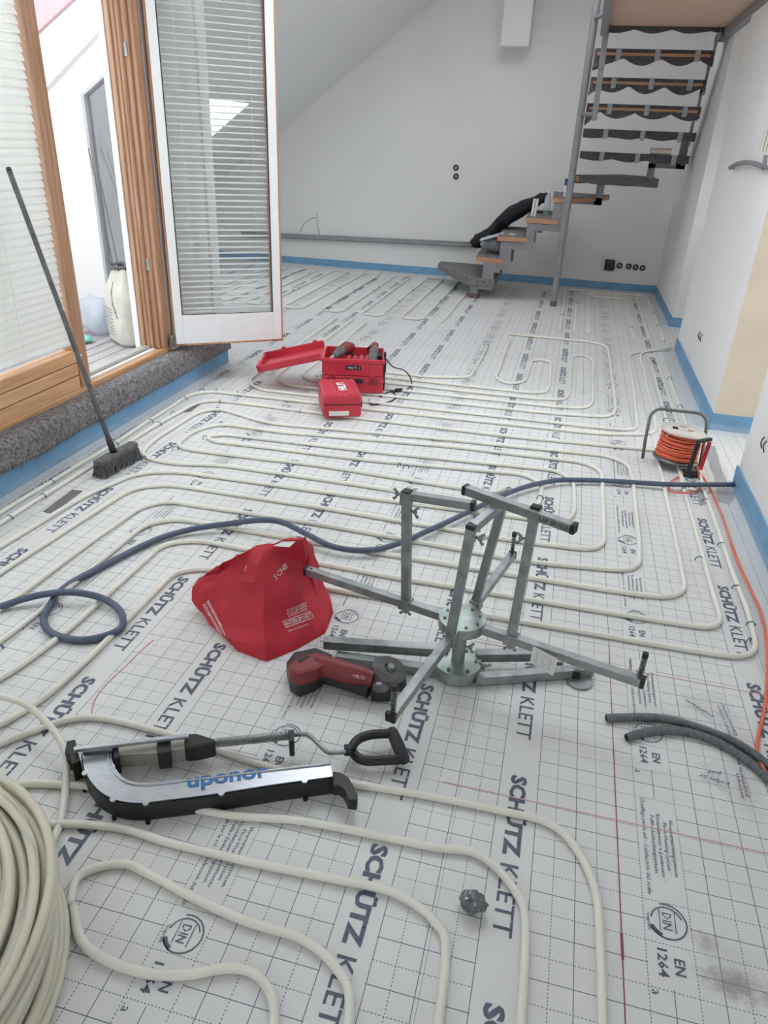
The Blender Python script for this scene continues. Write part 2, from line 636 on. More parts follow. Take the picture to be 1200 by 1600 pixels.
def ring_print(mb, u, v, r0, r1, a0, a1, n=14, z=0.0008):
    vs, fs = [], []
    for k in range(n + 1):
        a = R(a0 + (a1 - a0) * k / n)
        for r in (r0, r1):
            vs.append(((u + r * math.cos(a)) * 0.1, (v + r * math.sin(a)) * 0.1, z))
    for k in range(n):
        fs.append((2 * k, 2 * k + 1, 2 * k + 3, 2 * k + 2))
    mb.add(vs, fs)


def bar_print(mb, u0, u1, v0, v1, z=0.0008):
    mb.add([(u0 * .1, v0 * .1, z), (u1 * .1, v0 * .1, z), (u1 * .1, v1 * .1, z), (u0 * .1, v1 * .1, z)], [(0, 1, 2, 3)])


floor_mb = MB().bb(-5.6, 3.2, -4.2, 8.1, -0.12, -0.03)
floor = floor_mb.build('floor', mat('screed', (0.45, 0.44, 0.42), 0.95, bump=0.2))
tag(floor, kind='structure')
ROLLS = [(-0.400, 1.02, 5.3), (-1.408, 1.008, 2.2), (-2.416, 1.008, 5.5), (-3.424, 1.008, 1.0), (-4.432, 1.008, 3.4), (-5.44, 1.008, 0.3)]
for k, (x0, w, S) in enumerate(ROLLS):
    w_ = w if k else 3.2 - x0
    mb = MB().bb(0, w_, -4.2, 8.0, -0.03, 0.0)
    # the mats lie under the printed film; every roll is one metre wide
    o = mb.build('insulation_mat', sheet_material('printed_film', S - 3.25, [(0.40 + at(1150, 1540).x, at(1150, 1540).y, .075, .040, .75), (0.40 + at(1105, 1472).x, at(1105, 1472).y, .035, .03, .5), (0.40 + at(1140, 1515).x, at(1140, 1515).y, .10, .09, .18), (0.40 - 0.10, 3.52, .04, .05, .2)] if k == 0 else ()), None)
    o.parent = floor
    o.location = (x0, 0, 0)
    pm = MB()
    for rep in range(-4, 13):
        s = S + 6 * rep
        if s < -13 or s > 78:
            continue
        for cu in (1.5, 8.5):
            place_print(pm, T_BRAND, cu + 0.03, s)
            place_print(pm, T_KLETT, cu - 0.02, s - 2.78)
        d = s - 3.25
        cu = 5.0
        for geo, off in T_SMALL:
            place_print(pm, geo, cu + off, d + 2.0)
        ring_print(pm, cu, d, 0.40, 0.435, -150, 110)
        ring_print(pm, cu, d, 0.32, 0.35, 20, 175)
        ring_print(pm, cu, d, 0.33, 0.42, 205, 250, 6)
        bar_print(pm, cu - 0.17, cu - 0.15, d - 0.26, d + 0.26)
        bar_print(pm, cu + 0.16, cu + 0.18, d - 0.26, d + 0.26)
        place_print(pm, T_DIN, cu, d)
        place_print(pm, T_GEPR, cu - 0.40, d - 0.1)
        place_print(pm, T_EN, cu + 0.17, d - 1.0)
        place_print(pm, T_1264, cu - 0.17, d - 0.98)
        place_print(pm, T_A, cu - 0.38, d - 1.62)
    p = pm.build('printed_lettering', M_INK, None, recalc=False)
    p.parent = o
    tag(p, kind='stuff')
# marker lines drawn on the film
mk = MB()
mk.bb(-0.0013, 0.0013, -0.95, 0.60, 0.0009, 0.0012)
mk.bb(-0.003, 0.003, -0.51, -0.45, 0.0009, 0.0013)
o = mk.build('marker_line', M_RED_INK, floor)
mk = MB()
mk.bar((-0.45, -0.147, 0.001), (0.66, -0.142, 0.001), 0.003, 0.0004)
mk.bar((-0.45, 0.485, 0.001), (0.60, 0.482, 0.001), 0.003, 0.0004)
mk.build('chalk_line', M_PINK_INK, floor)
mk = MB()
pl = [at(*q, 0.001) for q in [(240, 1000), (222, 1015), (200, 1037), (165, 1070), (150, 1090), (144, 1105), (143, 1118)]]
mk.tube(catmull(pl, 4), 0.0022, 5)
mk.build('marker_line', M_PINK_INK, floor)

# ------------------------------------------------------------------ walls and ceilings
XL = -2.75      # inner face of the window frame


def structure(mb, name, m, parent=None, bevel=0.0):
    o = mb.build(name, m, parent, bevel=bevel)
    if parent is None:
        tag(o, kind='structure')
    return o


Y_B = 7.92
structure(MB().bb(-5.7, 1.6, Y_B, Y_B + 0.2, -0.1, 3.6), 'wall_back', M_WALL)
# right side: far wall, recess, pillar, doorway, near wall
structure(MB().bb(0.72, 1.6, 6.04, Y_B, -0.1, 3.6), 'wall_right_far', M_WALL)
mb = MB()
mb.bb(1.3, 1.6, 5.06, 6.04, -0.1, 1.0)
mb.bb(1.3, 1.6, 5.06, 6.04, 1.4, 3.6)  # gap added in the recess wall to light the back right corner
structure(mb, 'wall_recess', M_WALL)
mb = MB().bb(0.668, 1.6, 3.05, 5.06, -0.1, 3.6)
for i, f in enumerate(mb.f):
    ys = [mb.v[k].y for k in f]
    mb.mi[i] = 1 if max(ys) < 3.06 else 0
structure(mb, 'wall_pillar', [M_WALL, M_PLASTER])
structure(MB().bb(0.662, 0.86, -4.0, 2.17, -0.1, 3.0), 'wall_right', M_WALL)
# sloped and flat ceilings
sl = lambda x: 1.62 + (x + 3.94) * 0.7175
def slope_slab(mb, x0, x1, y0, y1):
    return mb.add([(x0, y0, sl(x0)), (x1, y0, sl(x1)), (x1, y1, sl(x1)), (x0, y1, sl(x0)), (x0, y0, sl(x0) + .12), (x1, y0, sl(x1) + .12), (x1, y1, sl(x1) + .12), (x0, y1, sl(x0) + .12)],
                  [(0, 1, 2, 3), (7, 6, 5, 4), (0, 4, 5, 1), (1, 5, 6, 2), (2, 6, 7, 3), (3, 7, 4, 0)])


mb = MB()
RX0, RX1, RY0, RY1 = -4.60, -3.72, 5.2, 6.3      # roof window in the slope, seen through the open door leaf
slope_slab(mb, -5.7, RX0, 3.2, 8.1)
slope_slab(mb, RX1, -1.6, 3.2, 8.1)
slope_slab(mb, RX0, RX1, 3.2, RY0)
slope_slab(mb, RX0, RX1, RY1, 8.1)
structure(mb, 'ceiling_slope', M_CEIL)
mb = MB()
ZF = sl(-1.6)
mb.bb(-1.6, 1.6, 3.2, 4.7, ZF, ZF + .15)
mb.bb(-1.6, 1.6, 6.3, 8.1, ZF, ZF + .15)
mb.bb(-0.1, 1.6, 4.7, 6.3, ZF, ZF + .15)  # uncovered part is an added, unseen skylight to brighten the back wall
structure(mb, 'ceiling_far', M_CEIL)
# near ceiling with an added, unseen skylight opening to brighten the middle floor
HC = 2.75
SKX0, SKX1, SKY0, SKY1 = -1.9, 0.1, 1.35, 3.1
mb = MB()
mb.bb(-2.95, SKX0, -4.0, 3.3, HC, HC + .15)
mb.bb(SKX1, 3.2, -4.0, 3.3, HC, HC + .15)
mb.bb(SKX0, SKX1, -4.0, SKY0, HC, HC + .15)
mb.bb(SKX0, SKX1, SKY1, 3.3, HC, HC + .15)
mb.bb(-2.95, 1.6, 3.2, 3.3, HC, 3.6)
structure(mb, 'ceiling', M_CEIL)
# wall behind the camera, with an added window opening for soft sky light
mb = MB()
mb.bb(-2.95, 0.8, -4.15, -4.0, -0.1, 0.5)
mb.bb(-2.95, 0.8, -4.15, -4.0, 2.35, 2.9)
mb.bb(-2.95, -1.3, -4.15, -4.0, 0.5, 2.35)
mb.bb(-0.4, 0.8, -4.15, -4.0, 0.5, 2.35)
structure(mb, 'wall_front', M_WALL)
# side room behind the doorway, with an added, unseen window opening for daylight
mb = MB()
mb.bb(3.05, 3.2, -1.0, 5.2, -0.1, 0.7)
mb.bb(3.05, 3.2, -1.0, 5.2, 2.3, 2.9)
mb.bb(3.05, 3.2, -1.0, 1.2, 0.7, 2.3)
mb.bb(3.05, 3.2, 4.2, 5.2, 0.7, 2.3)
structure(mb, 'wall_side_room', M_WALL)
structure(MB().bb(1.6, 3.1, 4.9, 5.04, -0.1, 2.9), 'wall_side_room_far', M_WALL)
structure(MB().bb(0.86, 3.1, -1.15, -1.0, -0.1, 2.9), 'wall_side_room_near', M_WALL)
structure(MB().bb(1.6, 3.2, 3.3, 5.2, HC, HC + .15), 'ceiling_side_room', M_CEIL)
# knee wall, dormer cheek and the ledge under the windows
structure(MB().bb(-5.7, -5.35, 3.2, 8.1, -0.1, 0.8), 'wall_knee', M_WALL)
CX0, CX1, CZ0 = -3.57, -2.93, 0.40
ctop = lambda x: 1.69 + (x + 3.57) * 0.65
ck = MB()
for x0_, x1_, za, zb, zc, zd in ((-5.7, CX0, -0.1, -0.1, 3.6, 3.6), (CX1, -2.72, -0.1, -0.1, 3.6, 3.6), (CX0, CX1, -0.1, -0.1, CZ0, CZ0), (CX0, CX1, ctop(CX0), ctop(CX1), 3.6, 3.6)):
    ck.add([(x0_, 3.24, za), (x1_, 3.24, zb), (x1_, 3.24, zd), (x0_, 3.24, zc), (x0_, 3.36, za), (x1_, 3.36, zb), (x1_, 3.36, zd), (x0_, 3.36, zc)],
           [(0, 1, 2, 3), (7, 6, 5, 4), (0, 4, 5, 1), (1, 5, 6, 2), (2, 6, 7, 3), (3, 7, 4, 0)])
structure(ck, 'wall_dormer_cheek', M_WALL)
structure(MB().bb(-2.86, -2.675, -4.0, 3.3, -0.1, 0.235), 'wall_left', M_WALL)
structure(MB().bb(-2.95, -2.70, -4.0, 3.3, 2.30, 2.80), 'wall_left_header', M_WALL)
structure(MB().bb(-2.86, -2.74, 2.64, 3.3, 0.235, 2.4), 'wall_left_pier', M_WALL)
structure(MB().bb(-2.86, -2.74, -4.0, -0.9, 0.235, 2.4), 'wall_left_near', M_WALL)
# boxed-in post head on the back wall
structure(MB().bb(-1.385, -1.085, 7.62, Y_B, 2.45, 3.6), 'trim_post_head', M_WALL)


# blue foam edge strips with their clear foil lip
def edge_strip(name, a, b, nrm, h=0.1, foil=0.13):
    a, b, nrm = Vector((*a, 0)), Vector((*b, 0)), Vector((*nrm, 0))
    L = (b - a).length
    d = (b - a).normalized()
    nseg = max(4, int(L / 0.08))
    mb = MB()

    def wob(s, k):
        return 0.004 * mnoise.noise(Vector((s * 3.1, k, a.x * 5 + a.y)))

    def fn(i, j):
        s = i * L
        p = a + d * s
        if j == 0:
            return p + nrm * 0.001 + Vector((0, 0, 0))
        ks = [None, (0.010, 0.0), (0.012, h * 0.5), (0.010, h), (0.0, h)]
        off, z = ks[round(j * 4)]
        return p + nrm * (off + wob(s, z * 10)) + Vector((0, 0, z + (wob(s, 7) if z > 0.06 else 0)))
    mb.grid(fn, nseg, 4)
    o = mb.build(name, M_BLUEFOAM)
    tag(o, kind='structure')
    if foil:
        fb = MB()
        ns = max(6, int(L / 0.035))

        def ff(i, j):
            s = i * L
            w = foil * (1 + 0.3 * mnoise.noise(Vector((s * 2.0, 3.3, a.x))))
            z = 0.03 * (1 - j) ** 2 + 0.004 + 0.010 * (mnoise.noise(Vector((s * 9, j * 4, a.y))) + 0.4) * (1 if j < 1 else 0.4)
            return a + d * s + nrm * (0.013 + w * j) + Vector((0, 0, max(0.002, z)))
        fb.grid(ff, ns, 6)
        f = fb.build('foil_lip', M_FOIL, o, smooth=True, recalc=False)
    return o


edge_strip('baseboard_left', (-2.675, -2.2), (-2.675, 3.3), (1, 0), 0.105, 0.20)
edge_strip('baseboard_cheek', (-2.72, 3.36), (-5.3, 3.36), (0, 1), 0.10, 0)
edge_strip('baseboard_back', (-5.3, Y_B), (0.71, Y_B), (0, -1), 0.085, 0)
edge_strip('baseboard_right_far', (0.72, Y_B), (0.72, 6.03), (-1, 0), 0.09, 0.08)
edge_strip('baseboard_recess', (0.71, 6.04), (1.3, 6.04), (0, -1), 0.09, 0)
edge_strip('baseboard_pillar', (0.668, 5.06), (0.668, 3.04), (-1, 0), 0.105, 0.10)
edge_strip('baseboard_pillar_end', (0.657, 3.05), (1.6, 3.05), (0, -1), 0.105, 0.12)
edge_strip('baseboard_right', (0.662, 2.18), (0.662, -2.0), (-1, 0), 0.115, 0.16)


# ------------------------------------------------------------------ window with its venetian blind, beside the balcony door
ZT = 2.32
win = empty('window_1', (XL, 0.5, 0.235), kind='structure')
mb = MB().bb(-2.845, -2.745, -0.9, 1.80, 0.235, 0.27)
mb.build('sill', M_WOODY, win, bevel=0.004)
for z0, z1 in ((0.27, 0.338), (0.342, 0.405), (0.409, 0.468)):
    MB().bb(-2.825, XL, -0.8, 1.692, z0, z1).build('panel_board', M_WOODY, win, bevel=0.004)
mb = MB().bb(-2.83, XL + 0.005, 1.695, 1.745, 0.27, ZT)
mb.build('stile', M_WOOD, win, bevel=0.005)
MB().bb(-2.84, XL - 0.012, 1.747, 1.80, 0.27, ZT).build('mullion', M_WOOD, win, bevel=0.004)
MB().bb(-2.845, XL - 0.03, 1.80, 1.815, 0.30, ZT).build('rebate', M_WOOD, win, bevel=0.003)
MB().bb(-2.83, XL, -0.9, -0.8, 0.27, ZT).build('stile', M_WOOD, win, bevel=0.005)
MB().bb(-2.808, -2.802, -0.8, 1.695, 0.468, ZT).build('glass_pane', M_GLASS, win)
MB().cyl((XL + .005, 1.715, 0.44), (XL + .011, 1.715, 0.44), 0.008, 12).build('cord_clip', M_WHITE, win, smooth=False)


def slat_mesh(w, depth, tilt):
    mb = MB()
    ca, sa = math.cos(R(tilt)), math.sin(R(tilt))

    def fn(i, j):
        t = (j - 0.5) * depth
        c = 0.0025 * (1 - (2 * j - 1) ** 2)
        return Vector((t * ca - c * sa, (i - 0.5) * w, t * sa + c * ca))
    mb.grid(fn, 1, 4)
    return mb


def blind(label, loc, w, z0, z1, pitch, rot, tilt, depth=0.032, sm=None):
    root = empty('venetian_blind', (loc[0], loc[1], z0), label, 'blind', 'white venetian blinds of the terrace windows')
    root.rotation_euler = (0, 0, rot)
    first = None
    n = int((z1 - z0) / pitch)
    for k in range(n):
        if first is None:
            first = slat_mesh(w, depth, tilt).build('slat', sm or M_SLAT, None, smooth=True, recalc=False)
            s = first
        else:
            s = first.copy()
            COL.objects.link(s)
        s.parent = root
        s.location = (0, 0, 0.03 + k * pitch)
        s.rotation_euler = (0, R(random.uniform(-2.5, 2.5)), R(random.uniform(-.1, .1)))
    b = MB().box((0, 0, 0.008), (0.026, w, 0.014)).build('bottom_rail', M_WHITE, None, bevel=0.003)
    b.parent = root
    for yy in (-0.36 * w, 0.36 * w):
        c = MB().tube([(0.014, yy, 0.005), (0.014, yy, z1 - z0)], 0.0012, 5)
        c = c.build('ladder_cord', M_WHITE, None)
        c.parent = root
    h = MB().box((0, 0, z1 - z0 + 0.02), (0.04, w, 0.04)).build('head_rail', M_WHITE, None, bevel=0.003)
    h.parent = root
    return root


blind('white venetian blind hanging in the closed window behind the broom', (-2.772, 0.44, 0), 2.47, 0.50, 2.27, 0.0335, 0.0, -66, 0.038)

# ------------------------------------------------------------------ balcony door: frame and open leaf
door = empty('door_1', (XL, 2.2, 0.235), kind='structure')
MB().bb(-2.86, -2.745, 1.80, 2.66, 0.235, 0.272).build('threshold', M_WOODY, door, bevel=0.005)
MB().bb(-2.80, -2.778, 1.815, 2.50, 0.272, 0.284).build('seal_strip', M_WHITE, door, bevel=0.002)
MB().bb(-2.86, -2.81, 1.815, 2.50, 0.272, 0.300).build('aluminium_sill', mat('anodised_sill', (0.55, 0.54, 0.50), 0.4, 0.5), door, bevel=0.003)
for (x0, x1, y0, y1) in ((-2.862, -2.835, 2.485, 2.64), (-2.838, -2.815, 2.500, 2.64), (-2.818, -2.797, 2.512, 2.64), (-2.80, -2.768, 2.535, 2.64), (-2.772, -2.742, 2.555, 2.625)):
    MB().bb(x0, x1, y0, y1, 0.272, ZT).build('jamb_profile', M_WOOD, door, bevel=0.004)
for z in (0.75, 1.85):
    MB().bb(-2.80, -2.775, 2.529, 2.536, z, z + .07).build('strike_plate', M_STEEL, door, bevel=0.002)
MB().bb(-2.86, XL, 1.80, 2.64, ZT - 0.08, ZT).build('head', M_WOODY, door)
MB().bb(-2.90, -2.865, 2.478, 2.50, 0.24, ZT).build('outer_trim', M_WHITE, door, bevel=0.003)

HX, HY, HZ = -2.722, 2.64, 0.275
ang = math.atan2(0.415, 0.59)
LW, LH = 0.715, 2.02
leaf = empty('leaf', (HX - XL, HY - 2.2, HZ - 0.235))
leaf.parent = door
leaf.rotation_euler = (0, 0, ang)
# leaf local frame: x along the leaf, -y towards the camera, z up


def leaf_part(mb, name, m, bevel=0.003, smooth=False):
    o = mb.build(name, m, None, bevel=bevel, smooth=smooth)
    o.parent = leaf
    return o


for x0, x1 in ((0.0, 0.07), (LW - 0.07, LW)):
    leaf_part(MB().bb(x0, x1, -0.022, 0.04, 0.0, LH), 'wooden_stile', M_WOOD)
leaf_part(MB().bb(0.07, LW - 0.07, -0.022, 0.04, 0.0, 0.18), 'wooden_rail', M_WOODY)
leaf_part(MB().bb(0.07, LW - 0.07, -0.022, 0.04, LH - 0.1, LH), 'wooden_rail', M_WOODY)
for x0, x1 in ((0.012, 0.062), (LW - 0.066, LW - 0.014)):
    leaf_part(MB().bb(x0, x1, -0.034, -0.022, 0.014, LH - .01), 'white_cover', M_WHITE)
leaf_part(MB().bb(0.062, LW - 0.066, -0.034, -0.022, 0.014, 0.195), 'white_cover', M_WHITE)
leaf_part(MB().bb(0.062, LW - 0.066, -0.034, -0.022, LH - .1, LH - .01), 'white_cover', M_WHITE)
leaf_part(MB().bb(0.060, LW - 0.064, -0.026, -0.022, 0.19, LH - .1), 'glass_pane', M_GLASS, 0)
leaf_part(MB().bb(0.068, LW - 0.072, 0.030, 0.034, 0.19, LH - .1), 'glass_pane', M_GLASS, 0)
for x0, x1, z0, z1 in ((0.060, 0.068, 0.19, LH - .1), (LW - .072, LW - .064, 0.19, LH - .1), (0.060, LW - .064, 0.19, 0.198)):
    leaf_part(MB().bb(x0, x1, -0.030, -0.021, z0, z1), 'gasket', M_RUBBER, 0)
leaf_part(MB().cyl((-0.012, -0.03, -0.005), (-0.012, -0.03, 0.075), 0.011, 12), 'hinge', M_STEEL, 0)
leaf_part(MB().bb(-0.03, 0.012, -0.042, -0.022, 0.0, 0.055), 'hinge_plate', M_STEEL_D)
lm = Matrix.Translation((HX, HY, HZ)) @ Matrix.Rotation(ang, 4, 'Z')
bc = lm @ Vector((LW / 2, 0.004, 0))
blind('white venetian blind behind the glass of the open balcony door', (bc.x, bc.y, 0), LW - 0.15, 0.475, 2.17, 0.0335, ang - math.pi / 2, -22, 0.022, M_WHITE)

# ------------------------------------------------------------------ felt fleece over the ledge
mb = MB()
prof = [(-2.764, 0.237), (-2.745, 0.243), (-2.71, 0.246), (-2.672, 0.243), (-2.650, 0.228), (-2.642, 0.20), (-2.640, 0.16), (-2.643, 0.115)]
prof = catmull([(a, 0, b) for a, b in prof], 3)


def felt(y0, y1, name, label, dz=0.0):
    ns = int((y1 - y0) / 0.03)
    mb = MB()

    def fn(i, j):
        p = prof[min(len(prof) - 1, round(j * (len(prof) - 1)))]
        y = y0 + (y1 - y0) * i
        w = 0.007 * mnoise.noise(Vector((y * 5, j * 3, 1.0))) + 0.004 * mnoise.noise(Vector((y * 19, j * 9, 4.0)))
        drop = (-0.014 * mnoise.noise(Vector((y * 3, 0.5, 9))) - 0.008) * j * j
        return Vector((p.x + w * (0.3 + j) + dz, y, p.z + abs(w) * 0.5 + drop + dz))
    mb.grid(fn, ns, len(prof) - 1)
    o = mb.build(name, M_FELT, None, smooth=True, recalc=False)
    sd = o.modifiers.new('solid', 'SOLIDIFY')
    sd.thickness = 0.006
    sd.offset = 1
    return tag(o, label, 'felt')


felt(1.25, 3.31, 'felt_fleece', 'grey flecked felt fleece draped over the ledge below the open door')
felt(-0.9, 1.29, 'felt_fleece', 'grey flecked felt fleece draped over the ledge below the blind', 0.006)
MB().bb(-2.7, -2.664, -0.9, 1.30, 0.098, 0.112).build('trim_ledge_batten', M_WOODY)['kind'] = 'structure'

# ------------------------------------------------------------------ balcony outside the door
deck = empty('floor_balcony', (-3.4, 2.5, 0.2), kind='structure')
first = None
k = 0
x = -2.93
while x > -4.1:
    mb = MB().bb(x - 0.088, x, 0.6, 3.2, 0.18, 0.205)
    mb.build('deck_board', wood('weathered_deck_y', (0.36, 0.34, 0.34), (0.52, 0.49, 0.49), 0.8, axis=1) if k == 0 else first, deck, bevel=0.003)
    if k == 0:
        first = bpy.data.materials['weathered_deck_y']
    x -= 0.095
    k += 1
MB().bb(-4.12, -2.87, 0.5, 3.22, 0.05, 0.15).build('deck_base', M_STEEL_D, deck)
structure(MB().bb(-4.3, -4.12, 0.0, 3.2, -0.5, 2.4), 'wall_parapet', M_EXTW)
# side window of the dormer, its head following the roof slope
w2 = empty('window_2', (-3.25, 3.27, CZ0), kind='structure')
gp = MB()
gp.add([(CX0, 3.268, CZ0), (CX1, 3.268, CZ0), (CX1, 3.268, ctop(CX1)), (CX0, 3.268, ctop(CX0)), (CX0, 3.274, CZ0), (CX1, 3.274, CZ0), (CX1, 3.274, ctop(CX1)), (CX0, 3.274, ctop(CX0))],
       [(0, 1, 2, 3), (7, 6, 5, 4), (0, 4, 5, 1), (1, 5, 6, 2), (2, 6, 7, 3), (3, 7, 4, 0)])
gp.build('glass_pane', glass('side_glass', (0.90, 0.92, 0.95), 2.3), w2)
MB().bb(CX0, CX0 + .022, 3.235, 3.30, CZ0, ctop(CX0)).build('frame_side', M_CONDUIT2, w2)
MB().bb(CX1 - .022, CX1, 3.235, 3.30, CZ0, ctop(CX1)).build('frame_side', M_CONDUIT2, w2)
MB().bb(CX0, CX1, 3.235, 3.30, CZ0, CZ0 + .03).build('frame_bottom', M_CONDUIT2, w2)
MB().bar((CX0, 3.267, ctop(CX0) - .008), (CX1, 3.267, ctop(CX1) - .008), 0.065, 0.016).build('frame_head', M_CONDUIT2, w2)
aw = [at(40, 66, 3.21, 1), at(118, -6, 3.21, 1), at(118, -100, 3.21, 1), at(40, -100, 3.21, 1)]  # flat panel standing in for the pink awning above the balcony
mb = MB().add(aw + [p + Vector((0, .02, 0)) for p in aw], [(0, 1, 2, 3), (7, 6, 5, 4), (0, 4, 5, 1), (1, 5, 6, 2), (2, 6, 7, 3), (3, 7, 4, 0)])
tag(mb.build('awning_panel', M_PINK), 'pinkish red awning panel high on the white balcony wall', 'panel')
# two thin rods leaning in the corner
for i, (a, b) in enumerate((((-3.38, 3.08, 0.60), (-3.54, 3.2, 1.38)), ((-3.34, 3.08, 0.60), (-3.50, 3.2, 1.36)))):
    tag(MB().tube([Vector(a) + (Vector(a) - Vector(b)) * 0.52, b], 0.004, 6).build('thin_rod', M_STEEL_D),
        ('thin dark rod leaning behind the cement sack, nearer the white wall', 'thin dark rod leaning behind the cement sack, nearer the door jamb')[i], 'rod')
# cement sack
sc_c = at(200, 530, 0.205)
sc_c = Vector((-3.17, 2.83, 0.205))
sack = empty('cement_sack', sc_c, 'open cream paper cement sack standing on the balcony boards', 'sack')
mb = MB()
lev = [(0, .150, .085), (.04, .165, .10), (.15, .170, .105), (.28, .165, .10), (.36, .15, .085), (.42, .125, .06), (.47, .10, .045), (.50, .085, .05)]
NS = 36
for z, rx, ry in lev:
    pass


def sackf(i, j):
    t = j * (len(lev) - 1)
    k = min(int(t), len(lev) - 2)
    f = t - k
    z, rx, ry = [lev[k][q] * (1 - f) + lev[k + 1][q] * f for q in range(3)]
    a = i * 2 * math.pi
    e = 0.6
    cx = math.copysign(abs(math.cos(a)) ** e, math.cos(a))
    cy = math.copysign(abs(math.sin(a)) ** e, math.sin(a))
    w = 1 + 0.06 * mnoise.noise(Vector((cx * 2, cy * 2, z * 8)))
    if z > 0.36:
        w += 0.18 * mnoise.noise(Vector((cx * 3, cy * 3, z * 14)))
    px_, py_ = cx * rx * w, cy * ry * w
    ca, sa = math.cos(R(-38)), math.sin(R(-38))
    return sc_c + Vector((px_ * ca - py_ * sa, px_ * sa + py_ * ca, z + (0.03 * mnoise.noise(Vector((a, 2, 3))) if z > 0.45 else 0)))


mb.grid(lambda i, j: sackf(i, j), 40, 24)
body = mb.build('sack_body', M_SACK, sack, smooth=True, recalc=False)
mb = MB()
mb.grid(lambda i, j: sackf(i, 0.0 + j * 0.06) + (sackf(i, .03) - sc_c - Vector((0, 0, .01))) * 0.03, 40, 2)
mb.build('dark_bottom', M_CONDUIT, sack, smooth=True, recalc=False)
rim = MB()
rim.tube([sackf(k / 40, 1.0) + Vector((0, 0, 0.008 * math.sin(k * 1.7))) for k in range(40)], 0.012, 6, closed=True)
rim.build('printed_rim', M_DUST, sack, smooth=True)
bvh = BVHTree.FromPolygons([v.co + world_loc(body) for v in body.data.vertices], [list(p.vertices) for p in body.data.polygons])


def wrap_print(geo, org, ux, uy, bvh, off=0.0015, depth=0.3, scale=1.0):
    """lay flat lettering onto a surface: org = centre, ux/uy = writing directions"""
    vs, fs = geo
    nrm = Vector(ux).cross(Vector(uy)).normalized()
    out = []
    for p in vs:
        q = Vector(org) + Vector(ux) * (p.x * scale) + Vector(uy) * (p.y * scale)
        hit, n_, i_, d_ = bvh.ray_cast(q + nrm * depth, -nrm)
        if hit is None:
            hit, n_, i_, d_ = bvh.find_nearest(q)
        out.append(hit + nrm * off)
    return out, fs


fx = Vector((math.cos(R(-38)), math.sin(R(-38)), 0))
fn_ = Vector((math.sin(R(-38)), -math.cos(R(-38)), 0))
lt = MB()
g = fit_text('FUESSMALTERDA', 0.24, 0.022, bold=0.02, res=1, align='CENTER')
up = (Vector((0, 0, 1)) * 0.9 - fx * 0.42).normalized()
sd_ = up.cross(fn_)
lt.add(*wrap_print(g, sc_c + fx * 0.055 + Vector((0, 0, .30)), up, -sd_ if (up.cross(-sd_)).dot(fn_) > 0 else sd_, bvh))
for k in range(9):
    w = random.uniform(.10, .16)
    z = 0.235 - k * 0.021
    gv = [Vector((a * w / 2 + (b - .5) * 0, (c - .5) * 0.005, 0)) for a in (-1, -.5, 0, .5, 1) for c in (0, 1) for b in (0.5,)]
    gf = [(2 * i, 2 * i + 2, 2 * i + 3, 2 * i + 1) for i in range(4)]
    lt.add(*wrap_print((gv, gf), sc_c - fx * 0.03 + Vector((0, 0, z)), fx, Vector((0, 0, 1)), bvh))
lt.build('printed_lettering', M_DUST, sack, recalc=False)


def crumple(name, c, r, m, seed, squash=(1, 1, 0.6), amp=0.35, sub=3, freq=1.6):
    bm = bmesh.new()
    bmesh.ops.create_icosphere(bm, subdivisions=sub, radius=1.0)
    for v in bm.verts:
        d = v.co.normalized()
        k = 1 + amp * mnoise.noise(d * freq + Vector((seed, seed * 2, 0))) + amp * 0.5 * mnoise.noise(d * freq * 3 + Vector((seed, 0, 5)))
        v.co = Vector((d.x * squash[0], d.y * squash[1], d.z * squash[2])) * r * k
    zmin = min(v.co.z for v in bm.verts)
    for v in bm.verts:
        v.co.z -= zmin
    me = bpy.data.meshes.new(name)
    bm.to_mesh(me)
    bm.free()
    me.materials.append(m)
    for p in me.polygons:
        p.use_smooth = True
    o = bpy.data.objects.new(name, me)
    COL.objects.link(o)
    o.location = c
    return o


pb = crumple('plastic_bag', at(152, 522, 0.205), 0.13, M_PBAG, 3.0, (1.0, 0.8, 0.95), 0.3)
tag(pb, 'milky white plastic bag slumped beside the cement sack', 'bag')
tag(crumple('mint_packet', at(148, 531, 0.205) + Vector((-.03, -.1, 0)), 0.07, M_GREEN, 8.0, (1.1, .8, .35), 0.2), 'mint green packet lying under the milky plastic bag', 'packet')

# ------------------------------------------------------------------ broom leaning on the blind
hd = Vector((-2.36, 1.36, 0))
br = empty('broom', hd, 'dark broom with long handle leaning against the closed window blind', 'broom')
top = Vector((-2.70, 1.375, 1.335))
foot = Vector((-2.362, 1.345, 0.085))
MB().tube([foot, foot.lerp(top, 0.3), top], [0.0125, 0.0115, 0.0115], 12).build('handle', M_DUST, br, smooth=True)
MB().tube([foot - (top - foot) * 0.01, foot + (top - foot) * 0.06], [0.018, 0.015], 12).build('socket', M_BLACK, br, smooth=True)
MB().tube([top - (top - foot) * 0.004, top + (top - foot) * 0.006], [0.0125, 0.009], 12).build('end_cap', M_BLACK, br, smooth=True)
ax = (at(210, 712, 0.05) - at(160, 740, 0.05)).normalized()
ax.z = 0
sd = Vector((ax.y, -ax.x, 0))
mm = Matrix((ax, sd, Vector((0, 0, 1)))).transposed()
MB().prism([(-.135, -.028), (.135, -.028), (.142, -.02), (.142, .02), (.135, .028), (-.135, .028), (-.142, .02), (-.142, -.02)], 0.062, 0.092).build('t', M_DUST)
o = bpy.data.objects['t']
o.name = 'head_block'
o.parent = br
o.matrix_local = mm.to_4x4()
o.modifiers.new('b', 'BEVEL').width = 0.008
mb = MB()
